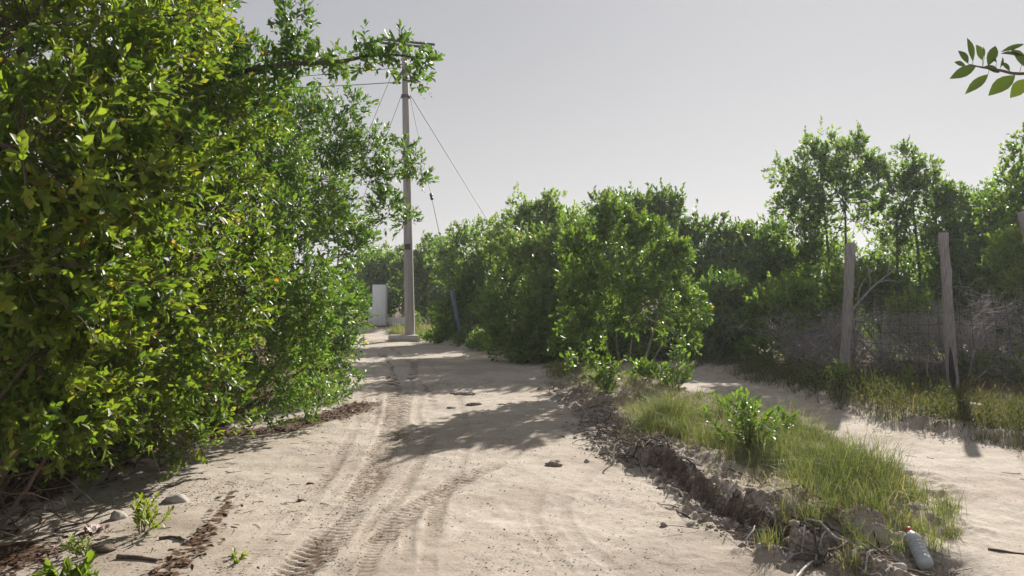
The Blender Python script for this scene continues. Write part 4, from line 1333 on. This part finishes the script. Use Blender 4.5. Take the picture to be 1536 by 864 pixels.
def flat_leaves(x, y, L, tint, asp=.45, lift=.006):
    n = len(x)
    P = np.stack([x, y, land(x, y) + lift + RNG.random(n) * .012], 1)
    a = RNG.random(n) * 6.283
    D = nrm(np.stack([np.cos(a), np.sin(a), RNG.normal(0, .22, n)], 1))
    Nn = nrm(np.stack([RNG.normal(0, .35, n), RNG.normal(0, .35, n), np.ones(n)], 1))
    return P, D, Nn, L, L * asp, np.clip(tint, 0, 1)


def build_litter():
    packs = []

    def add(n, x0, x1, y0, y1, f, L, tint, asp=.45):
        c = scatter(n, x0, x1, y0, y1, f)
        k = len(c)
        packs.append((flat_leaves(c[:, 0], c[:, 1], RNG.uniform(*L, k), RNG.normal(*tint, k), asp), LEAF4))
    line = lambda pts, w: (lambda x, y: np.exp(-(polyline_st(pts, x, y)[1] / w) ** 2))
    add(2600, -3.2, -1.6, 4.0, 6.6, lambda x, y: line([gnd(225, 880), gnd(262, 850), gnd(300, 815), gnd(335, 770), gnd(352, 735)], .09)(x, y) * sstep(6.2, 4.6, y), (.03, .075), (.55, .25))
    add(5200, -3.9, -1.9, 7.2, 12.5, line([gnd(300, 660), gnd(335, 650), gnd(420, 640), gnd(500, 622), gnd(545, 606)], .26), (.035, .08), (.45, .2))
    add(2200, -4.4, -2.6, 3.7, 5.4, lambda x, y: np.exp(-(((x + 3.05) / .4) ** 2 + ((y - 4.5) / .35) ** 2)), (.035, .085), (.3, .2))
    add(9000, -8.5, -2.4, 3.6, 13, lambda x, y: sstep(-.1, .5, sdist(LEFT, x, y)) * .8, (.035, .085), (.4, .22))
    add(3500, 3.6, 9.5, 6, 15, lambda x, y: sstep(-.15, .3, sdist(FOREST, x, y)), (.02, .06), (.5, .25))
    add(1500, .6, 3.4, 4.2, 13, lambda x, y: sstep(-.05, .2, sdist(ISLAND, x, y)), (.02, .05), (.55, .25))
    V = foliage_part('leaf_litter', packs, M['leaf_dry'], None)
    tag(V, 'brown dead leaves strewn under the left shrubs and along the sand', 'leaf litter', None, 'stuff')
    packs.clear()
    sp = lambda x, y: .10 + .9 * sstep(.5, .72, fbm2(x * 1.7 + 3, y * 1.7 + 8, 3)) * (1 - .6 * sstep(-2.0, .3, x))
    near_track = lambda x, y: np.exp(-(polyline_st(TRACKS[0][0], x, y)[1] / .28) ** 2) + .7 * np.exp(-(polyline_st(TRACKS[2][0], x, y)[1] / .2) ** 2)
    add(110000, -3.9, 2.2, 3.6, 14, lambda x, y: np.clip(sp(x, y) + .5 * near_track(x, y) * (fbm2(x * 5, y * 5, 2) > .5), 0, 1) * .5 * (sdist(PLATEAU, x, y) < 0), (.004, .024), (.32, .25), .6)
    add(14000, 1.5, 6.5, 3.6, 11, lambda x, y: .35 * sp(x, y) + .05, (.004, .024), (.42, .25), .5)
    packs[:] = [(lv, LEAF2) for lv, _ in packs]
    V = foliage_part('sand_debris', packs, M['leaf_dry'], None)
    tag(V, 'dark crumbs of bark and leaf scattered over the pale sand', 'debris', None, 'stuff')
    # fine fallen twigs
    mb = MB()
    for _ in range(260):
        r = RNG.random()
        if r < .5:
            x, y = RNG.uniform(-3.6, -1.2), RNG.uniform(4.1, 8.5)
        elif r < .8:
            t = RNG.uniform(4.2, 12)
            x, y = np.interp(t, [4.2, 5, 6, 7.4, 10, 12], [2.0, 1.55, 1.4, 1.05, 1.0, .8]) + RNG.normal(.05, .22), t
        else:
            x, y = RNG.uniform(2, 6), RNG.uniform(4.2, 9)
        a, L = RNG.random() * 6.283, RNG.uniform(.03, .14)
        P = np.array([[x + L * s * math.cos(a), y + L * s * math.sin(a) + .012 * math.sin(s * 5 + a), 0] for s in np.linspace(0, 1, 4)])
        P[:, 2] = land(P[:, 0], P[:, 1]) + .004
        mb.tube(P, np.linspace(.003, .0015, 4), 3, cap=False)
    mb.solo('fallen_twigs', M['root'], 'thin dark twigs lying about on the sand', 'twigs', None, True, 'stuff')


def build_bank_roots():
    bank = bpy.data.objects['grassy_bank']
    edge_y = np.array([4.2, 4.5, 5.0, 5.45, 6.2, 6.85, 7.35, 8.3, 10.2, 12.6, 15])
    edge_x = np.array([2.0, 1.80, 1.57, 1.42, 1.37, 1.34, 1.02, 1.02, 1.0, .7, .62])
    n = 0
    for k in range(150):
        y = RNG.choice([RNG.uniform(4.3, 5.0), RNG.uniform(6.9, 8.4), RNG.uniform(8, 12.5), RNG.uniform(5, 7)], p=[.28, .36, .26, .10])
        x = np.interp(y, edge_y, edge_x) + RNG.normal(.10, .16)
        a = RNG.normal(math.pi * .75, .8)
        L = RNG.uniform(.12, .5)
        s = np.linspace(0, 1, 7)
        P = np.stack([x + L * (s - .5) * math.cos(a), y + L * (s - .5) * math.sin(a), np.zeros(7)], 1)
        P[:, :2] += np.cumsum(RNG.normal(0, .015, (7, 2)), 0)
        P[:, 2] = land(P[:, 0], P[:, 1]) + .004 + np.sin(s * math.pi) * RNG.uniform(0, .07)
        r = RNG.uniform(.003, .011)
        MB().tube(P, np.linspace(r, r * .35, 7), 5, jitter=.2).part('root', M['root' if RNG.random() < .7 else 'twig_dead'], bank)
    mb = MB()
    for k in range(1700):                                          # rootlets hanging from the cut and matted over the bank
        cut = RNG.random() < .5
        y = RNG.uniform(4.7, 7.0) if cut else RNG.choice([RNG.uniform(4.25, 5), RNG.uniform(6.9, 12.5)], p=[.25, .75])
        x = np.interp(y, edge_y, edge_x) + (.07 + RNG.normal(0, .02) if cut else RNG.normal(.12, .18))
        z = hz(x, y) + (.0 if cut else .01)
        d = np.array([-.05 + RNG.normal(0, .03), -.04 + RNG.normal(0, .04), -.04 - .12 * RNG.random()]) if cut else np.array([RNG.normal(0, .08), RNG.normal(0, .08), RNG.uniform(0, .05)])
        P = np.array([[x, y, z], [x + d[0] * .6, y + d[1] * .6, z + .015 + d[2] * .3], [x + d[0], y + d[1], z + d[2]]])
        mb.tube(P, [.0032, .0026, .0014], 3, cap=False)
    ic = np.array([(0, 0, 1), (.894, 0, .447), (.276, .851, .447), (-.724, .526, .447), (-.724, -.526, .447), (.276, -.851, .447),
                   (.724, .526, -.447), (-.276, .851, -.447), (-.894, 0, -.447), (-.276, -.851, -.447), (.724, -.526, -.447), (0, 0, -1)])
    fc = [(0, 1, 2), (0, 2, 3), (0, 3, 4), (0, 4, 5), (0, 5, 1), (1, 6, 2), (2, 7, 3), (3, 8, 4), (4, 9, 5), (5, 10, 1), (6, 7, 2), (7, 8, 3), (8, 9, 4), (9, 10, 5), (10, 6, 1), (11, 7, 6), (11, 8, 7), (11, 9, 8), (11, 10, 9), (11, 6, 10)]
    cl = {'rock': MB(), 'clod': MB()}
    for k in range(1100):                                         # crumbled clods and bits of limestone along the foot of the bank
        y = RNG.choice([RNG.uniform(4.2, 5.2), RNG.uniform(5, 7), RNG.uniform(6.8, 9), RNG.uniform(8, 13)], p=[.35, .2, .3, .15])
        x = np.interp(y, edge_y, edge_x) + RNG.normal(-.02, .16 if y < 5.2 or y > 6.8 else .07)
        r = .006 + .03 * RNG.random() ** 3.5
        V = ic * (r * RNG.uniform(.6, 1.2, (12, 1))) * [1, 1, .7] + [x, y, hz(x, y) + r * .2]
        cl['rock' if RNG.random() < .3 else 'clod'].add(V, (), fc)
    cl['rock'].part('limestone_bits', M['rock'], bank, smooth=False, kind='stuff')
    cl['clod'].part('clods', M['clod'], bank, kind='stuff')
    mb.part('rootlets', M['rootlet'], bank, kind='stuff')


def stick(px_pts, z, r, mat, name, label, cat, group=None, lift=.01):
    P = smooth_path([[*gnd(px, py, z), 0] for px, py in px_pts], 12)
    P[:, 2] = land(P[:, 0], P[:, 1]) + lift
    rr = np.linspace(r, r * .55, 12) * (1 + RNG.normal(0, .08, 12))
    return MB().tube(P, rr, 7, jitter=.2).solo(name, M[mat], label, cat, group)


def lump(px, py, z, size, mat, name, label, cat, group=None, rough=.25, sub=3, sink=.25):
    bpy_bm = __import__('bmesh')
    bm = bpy_bm.new()
    bpy_bm.ops.create_icosphere(bm, subdivisions=sub, radius=1)
    V = np.array([v.co[:] for v in bm.verts])
    F = np.array([[v.index for v in f.verts] for f in bm.faces])
    bm.free()
    off = RNG.random(3) * 20
    V = V * (1 + rough * 2 * (vn3(V * 1.6 + off + 5) - .5) + rough * (vn3(V * 4.5 + off + 9) - .5))[:, None] * np.array(size)
    x, y = gnd(px, py, z)
    o = np.array([x, y, hz(x, y) + size[2] * (1 - 2 * sink) * .5])
    ob = obj(name, mesh_np(name, V, F, M[mat], smooth=mat != 'rock'), None, o)
    return tag(ob, label, cat, group)


def build_small_things():
    # plastic bottle lying in the gully
    a, b = np.array([*gnd(1389, 838, .06), 0]), np.array([*gnd(1356, 799, .12), 0])
    for q in (a, b):
        q[2] = hz(q[0], q[1]) + .047
    b = a + nrm(b - a) * .27
    b[2] = max(b[2], hz(b[0], b[1]) + .04)
    a[2] = max(a[2], hz(a[0], a[1]) + .045)
    o = thing('bottle', 'crumpled ribbed clear plastic bottle lying at the end of the grassy bank', 'bottle', a)
    ax = b - a
    prof = [(0, .0), (.002, .034), (.012, .043), (.03, .045)]
    for k in range(5):
        s = .055 + k * .026
        prof += [(s, .046), (s + .008, .038), (s + .013, .038), (s + .021, .046)]
    prof += [(.195, .046), (.215, .043), (.235, .030), (.25, .018), (.262, .0155), (.270, .0155)]
    MB().lathe(prof, a, ax, 20).part('body', M['bottle'], o)
    MB().lathe([(.258, .0), (.258, .0185), (.280, .0185), (.282, .016), (.2825, 0)], a, ax, 14).part('cap', M['red_cap'], o)
    # wood and weed on the track
    stick([(240, 806), (262, 803), (288, 810)], .03, .012, 'root', 'stick', 'short dark curved stick lying on the pale sand below the left shrubs', 'stick')
    stick([(178, 833), (205, 834), (238, 837)], .03, .016, 'dark_lump', 'bark_strip', 'flat strip of dark bark lying near the bottom left', 'bark')
    stick([(1180, 858), (1225, 812), (1243, 800)], .12, .008, 'bone', 'stick', 'pale straight stick leaning across the crumbling bank', 'stick', None, .02)
    stick([(1290, 845), (1312, 828), (1340, 812)], .10, .006, 'twig_dead', 'stick', 'grey forked stick lying left of the plastic bottle', 'stick', None, .03)
    stick([(1278, 808), (1292, 800), (1298, 785)], .2, .010, 'bone', 'stick', 'bleached bent stick beside the grass tuft above the bank', 'stick', None, .015)
    stick([(1310, 800), (1330, 818), (1370, 832), (1395, 845)], .12, .010, 'root', 'root_branch', 'dark root running down to the plastic bottle', 'root', None, .02)
    stick([(1270, 840), (1300, 850), (1325, 862)], .08, .006, 'twig_dead', 'stick', 'thin grey stick at the bottom of the crumbling bank', 'stick', None, .03)
    stick([(1480, 812), (1510, 816), (1536, 818), (1580, 822)], .12, .012, 'root', 'stick', 'dark half buried stick on the path at the right edge', 'stick', None, .0)
    P = np.array([[*gnd(921, 692, .02), 0]] * 5) + np.array([[0, 0, 0], [-.005, .01, .06], [0, .02, .12], [.02, .03, .17], [.05, .03, .185]])
    P[:, 2] += hz(P[0, 0], P[0, 1])
    MB().tube(P, [.010, .010, .009, .008, .005], 7).solo('root_branch', M['bone'], 'bleached root standing up from the foot of the bank', 'root')
    lump(945, 672, .06, (.055, .03, .03), 'bone', 'shell', 'white shell like scrap among the roots of the bank', 'shell', None, .5)
    stick([(830, 585), (855, 582), (885, 586)], .04, .014, 'root', 'stick', 'dark stick on the bank near the foot of the pale stemmed bush', 'stick')
    lump(700, 592, 0, (.14, .05, .035), 'twig_dead', 'driftwood', 'chunk of grey driftwood lying on the sunlit sand in the track', 'driftwood', None, .4)
    lump(681, 591, 0, (.07, .03, .015), 'dark_lump', 'weed_clump', 'small dark clump left of the driftwood chunk', 'weed clump', None, .5)
    lump(712, 607, 0, (.10, .05, .03), 'clod', 'weed_clump', 'dark flat clump just below the driftwood chunk', 'weed clump', None, .5)
    lump(676, 610, 0, (.06, .03, .012), 'dark_lump', 'weed_clump', 'tiny dark clump left of the flat clump in the track', 'weed clump', None, .5)
    lump(831, 696, 0, (.08, .05, .03), 'clod', 'weed_clump', 'rounded clump of dried weed in the shadow on the track', 'weed clump', None, .5)
    for px, py, lab, s in ((465, 723, 'small dark crumb pair on the sand left of the tyre prints', (.035, .02, .012)), (453, 749, 'small dark crumb on the sand left of the tread marks', (.03, .02, .012))):
        lump(px, py, 0, s, 'dark_lump', 'bark_crumb', lab, 'bark', None, .5, 2)
    # stones
    lump(1443, 617, .18, (.11, .08, .07), 'rock', 'stone', 'pale rounded stone in the verge below the split post', 'stone')
    lump(1462, 618, .18, (.10, .07, .05), 'rock', 'stone', 'flat grey stone half hidden in grass right of the rounded stone', 'stone')
    lump(265, 733, .1, (.10, .07, .05), 'rock', 'stone', 'grey stone in the shade right of the lime sprig', 'stone')
    lump(178, 752, .12, (.06, .05, .05), 'rock', 'stone', 'rough white stone under the branches of the nearest shrub', 'stone')
    lump(1345, 860, .03, (.05, .03, .03), 'rock', 'stone', 'white pebble at the bottom edge below the plastic bottle', 'stone', None, .3, 2)
    lump(1402, 862, .03, (.07, .03, .02), 'rock', 'stone', 'flat pale pebble right of the white pebble at the bottom edge', 'stone', None, .3, 2)
    lump(160, 800, .12, (.07, .05, .03), 'dark_lump', 'weed_clump', 'dark rounded lump on the sand by the leafy sprout', 'weed clump', None, .4)
    # scrap under the shrubs
    x, y = gnd(145, 768, .12)
    z = hz(x, y)
    g = np.array([[x + (i / 5 - .5) * .14, y + (j / 4 - .5) * .10, z + .02 + .03 * math.sin(i * 1.7 + j) * math.cos(j * 1.3)] for j in range(5) for i in range(6)])
    q = [(j * 6 + i, j * 6 + i + 1, j * 6 + i + 7, j * 6 + i + 6) for j in range(4) for i in range(5)]
    mb = MB().add(g, q)
    mb.add(g + [0, 0, -.004], [f[::-1] for f in q])
    mb.solo('plastic_scrap', M['pink_scrap'], 'crumpled faded pink plastic scrap under the nearest shrub', 'scrap')


def sprout(name, label, px, py, z, height, width, n, leaf, mat, tint, singles, group=None, up=1.2):
    x, y = gnd(px, py, z)
    bz = hz(x, y)
    o = thing(name, label, 'plant', (x, y, bz), group)
    lvs = []
    for k in range(n):
        e = np.array([x + RNG.normal(0, width * .5), y + RNG.normal(0, width * .5), bz + height * RNG.uniform(.55, 1.0)])
        P = bend((x + RNG.normal(0, .015), y + RNG.normal(0, .015), bz - .02), e, 6, .08)
        MB().tube(P, np.linspace(.004, .0015, 6), 4).part('stem', M['bark'], o)
        for f in (.35, .55, .75):
            i = int(f * 5)
            C = P[i][None]
            d = nrm(P[i + 1] - P[i])[None]
            lvs.append(shoots_to_leaves(C, d, np.array([height * .28]), 5, leaf, .42, *tint))
        lvs.append(shoots_to_leaves(P[4][None], nrm(P[5] - P[4])[None], np.array([height * .25]), 7, leaf, .42, *tint))
    lv = cat_lv(lvs)
    m = np.zeros(len(lv[0]), bool)
    m[:singles] = True
    leaf_objects(sel(lv, m), o, mat)
    if (~m).any():
        foliage_part('foliage', [(sel(lv, ~m), LEAF8)], M[mat], o)
    return o


def build_sprouts():
    sprout('seedling', 'bright green leafy seedling rising above the grass of the bank', 1118, 668, .25, .54, .34, 22, .075, 'leaf_mid', (.70, .12), 300)
    sprout('seedling', 'darker low seedling beside the bright one in the grass', 1168, 652, .25, .30, .26, 9, .07, 'leaf_mid', (.45, .1), 200)
    sprout('sprig', 'lime green sprig growing from the sand under the left shrubs', 215, 778, .1, .26, .16, 9, .055, 'leaf_near', (.90, .05), 300)
    sprout('sprig', 'small sparse sprig on the sand left of the lime sprig', 128, 812, .1, .14, .14, 5, .04, 'leaf_near', (.6, .1), 120)
    sprout('sprig', 'leafy green sprout cut by the bottom edge at the left', 100, 880, .1, .22, .16, 7, .085, 'leaf_near', (.5, .12), 200)
    sprout('sprig', 'narrow leaved sprout at the bottom edge right of the leafy one', 150, 880, .1, .16, .10, 5, .05, 'leaf_mid', (.75, .1), 150)
    sprout('sprig', 'tiny torn green sprig lying on the sand left of the tyre prints', 360, 832, .02, .04, .10, 4, .035, 'leaf_near', (.7, .1), 90)
    sprout('plant', 'light green leafy plant at the foot of the cracked fence post', 1268, 585, .2, .42, .34, 11, .085, 'leaf_mid', (.88, .06), 300)
    sprout('plant', 'small pale plant between the two fence posts', 1360, 580, .2, .30, .2, 5, .07, 'leaf_mid', (.85, .06), 150)
    sprout('plant', 'bright leafy plant spreading at the foot of the pale stemmed bush', 1010, 575, .2, .40, .40, 11, .085, 'leaf_mid', (.88, .06), 300)
    sprout('plant', 'dark green leafy plant left of the stems of the pale stemmed bush', 910, 582, .2, .38, .35, 14, .075, 'leaf_mid', (.6, .1), 300)
    sprout('plant', 'tall pale weed standing right of the utility pole foot', 628, 500, .1, .75, .15, 4, .16, 'leaf_mid', (.9, .05), 60)


def build_brush():
    g = 'dead grey brush behind the fence'
    for px, Y, w, h, lab in ((1262, 13.6, .6, .9, 'dead grey brush left of and behind the cracked fence post'), (1330, 13.0, .8, 1.05, 'dead grey brush between the cracked post and the split post'),
                             (1395, 12.6, .7, 1.0, 'dead grey brush just left of and behind the split post'), (1465, 12.4, .8, 1.25, 'tall dead brush of upright twigs right of the split post'),
                             (1525, 11.9, .8, 1.25, 'dead brush with upright twigs at the right edge'), (1215, 14.2, .6, .8, 'low dead brush at the end of the verge left of the posts')):
        x = (px - CX) / FPX * Y
        z = hz(x, Y)
        o = thing('dead_brush', lab, 'dead brush', (x, Y, z), g)
        ends = []
        for k in range(16):
            e = np.array([x + RNG.normal(0, w), Y + RNG.normal(0, .35), z + h * RNG.uniform(.25, 1.1)])
            P = bend((x + RNG.normal(0, w * .5), Y + RNG.normal(0, .3), z - .02), e, 7, .18, .1)
            MB().tube(P, np.linspace(RNG.uniform(.008, .016), .003, 7), 5).part('branch', M['twig_dead'], o)
            ends.append(P)
        mb = MB()
        for k in range(520):
            P0 = ends[int(RNG.integers(16))][int(RNG.integers(2, 7))]
            d = nrm(np.array([RNG.normal(0, .8), RNG.normal(0, .5), abs(RNG.normal(.35, .6))])) * RNG.uniform(.15, .5)
            mb.tube(bend(P0 + RNG.normal(0, .1, 3), P0 + d, 4, .15), [.004, .0035, .003, .002], 3, cap=False)
        mb.part('twigs', M['twig_dead'], o, kind='stuff')
    # bare pale branch
    o = thing('dead_tree', 'bare pale dead branch forking up behind the cracked fence post', 'dead tree', (6.55, 14.2, hz(6.55, 14.2)))
    main = smooth_path([np.array([6.3, 14.2, .1]), at(1272, 480, 14.2), at(1300, 440, 14.2), at(1322, 420, 14.2), at(1345, 402, 14.2)], 14)
    MB().tube(main, np.linspace(.03, .008, 14), 7, jitter=.15).part('trunk', M['twig_dead'], o)
    for a, b in ((5, (1310, 405)), (7, (1300, 395)), (9, (1350, 425)), (11, (1335, 395))):
        MB().tube(bend(main[a], at(*b, 14.2), 6, .12), np.linspace(.014, .004, 6), 5).part('branch', M['twig_dead'], o)
    gd = 'dark shrubs deep behind the fence'
    for px, Y, lab in ((1290, 16.0, 'dark shrub deep behind the cracked fence post'), (1360, 15.6, 'dark shrub deep between the two near posts'), (1430, 15.4, 'dark shrub deep behind the split post'), (1500, 15.0, 'dark shrub deep behind the dead upright brush'),
                       (1560, 14.0, 'dark shrub deep behind the fence beyond the right edge')):
        x = (px - CX) / FPX * Y
        lob = [(np.array([x + RNG.uniform(-.8, .8), Y + RNG.uniform(-.4, .4), RNG.uniform(.5, 1.7)]), RNG.uniform(.45, .6)) for _ in range(6)]
        plant('shrub', lab, 'shrub', (x, Y), lob, mat='leaf_far', dens=90, leaf=.11, k=7, tint=(.3, .2), stems=4, stem_r=.02, group=gd, clump=.44, limb_n=4, special=0, cf=3)


def build_overhang():
    Y = 3.3
    zz = lambda x, y: at(1380 + x / 6.173, 20 + y / 6.173, Y)
    o = thing('overhanging_branch', 'dark twig of pointed leaves hanging into the sky at the upper right edge', 'branch', zz(1100, 560))
    tw = smooth_path([zz(2100, 420), zz(1500, 500), zz(960, 555), zz(760, 525), zz(640, 505), zz(530, 485), zz(470, 468)], 24)
    MB().tube(tw, np.linspace(.009, .0022, 24), 6).part('twig', M['bark'], o)
    L = [(530, 480, 315, 583, 95, .4), (640, 560, 405, 755, 85, .55), (890, 570, 672, 730, 130, .6), (985, 605, 820, 790, 120, .95), (455, 460, 385, 325, 75, .4), (430, 480, 338, 440, 50, .4), (500, 440, 440, 230, 55, .3),
         (590, 430, 508, 295, 80, .45), (605, 400, 597, 300, 18, .2), (640, 480, 730, 285, 85, .4), (745, 545, 610, 480, 70, .2), (755, 500, 770, 400, 45, .3), (840, 530, 785, 430, 55, .35), (720, 450, 705, 390, 25, .2), (975, 280, 780, 335, 45, .1),
         (970, 385, 730, 380, 45, .1), (985, 490, 868, 320, 150, .6), (1100, 600, 1010, 800, 110, .6), (1200, 540, 1150, 330, 100, .5), (1150, 520, 1040, 300, 90, .4), (1300, 560, 1260, 760, 110, .6), (1400, 500, 1330, 300, 100, .5), (1500, 500, 1640, 320, 100, .4)]
    P, D, N, LL, W, T = [], [], [], [], [], []
    for x0, y0, x1, y1, w, t in L:
        a, b = zz(x0, y0), zz(x1, y1)
        ly = RNG.uniform(-.02, .02)
        d = b - a + np.array([0, ly, 0])
        P.append(a), D.append(d / np.linalg.norm(d)), LL.append(np.linalg.norm(d)), W.append(w / 6.173 / FPX * Y * 1.1), T.append(t)
        N.append(nrm(np.array([RNG.normal(0, .3), -1, .35 + RNG.normal(0, .2)])))
        # stalk back to the twig
        q = tw[np.argmin(((tw - a) ** 2).sum(1))]
        if np.linalg.norm(q - a) > .004:
            MB().tube([a, (a + q) / 2 + [0, 0, -.002], q], .0012, 4).part('stalk', M['bark'], o)
    leaf_objects((np.array(P), np.array(D), np.array(N), np.array(LL), np.array(W), np.array(T)), o, 'leaf_olive', LEAF_FINE)


build_grass()
build_litter()
build_bank_roots()
build_small_things()
build_sprouts()
build_brush()
build_overhang()


# ================================================================== HAZE
def build_haze():
    m = bpy.data.materials.new('thin_haze')
    m.use_nodes = True
    N, L = m.node_tree.nodes, m.node_tree.links
    N.remove(N['Principled BSDF'])
    v = N.new('ShaderNodeVolumePrincipled')
    v.inputs['Color'].default_value = (.93, .95, 1.0, 1)
    v.inputs['Density'].default_value = .0008
    v.inputs['Anisotropy'].default_value = .4
    L.new(v.outputs[0], N['Material Output'].inputs['Volume'])
    z0, z1 = -1.4, 11.6
    mb = MB().box((0, 0, (z0 + z1) / 2), (9600, 1300, z1 - z0))
    o = obj('haze', mb.mesh('haze', m, smooth=False))
    o['kind'] = 'stuff'


build_haze()
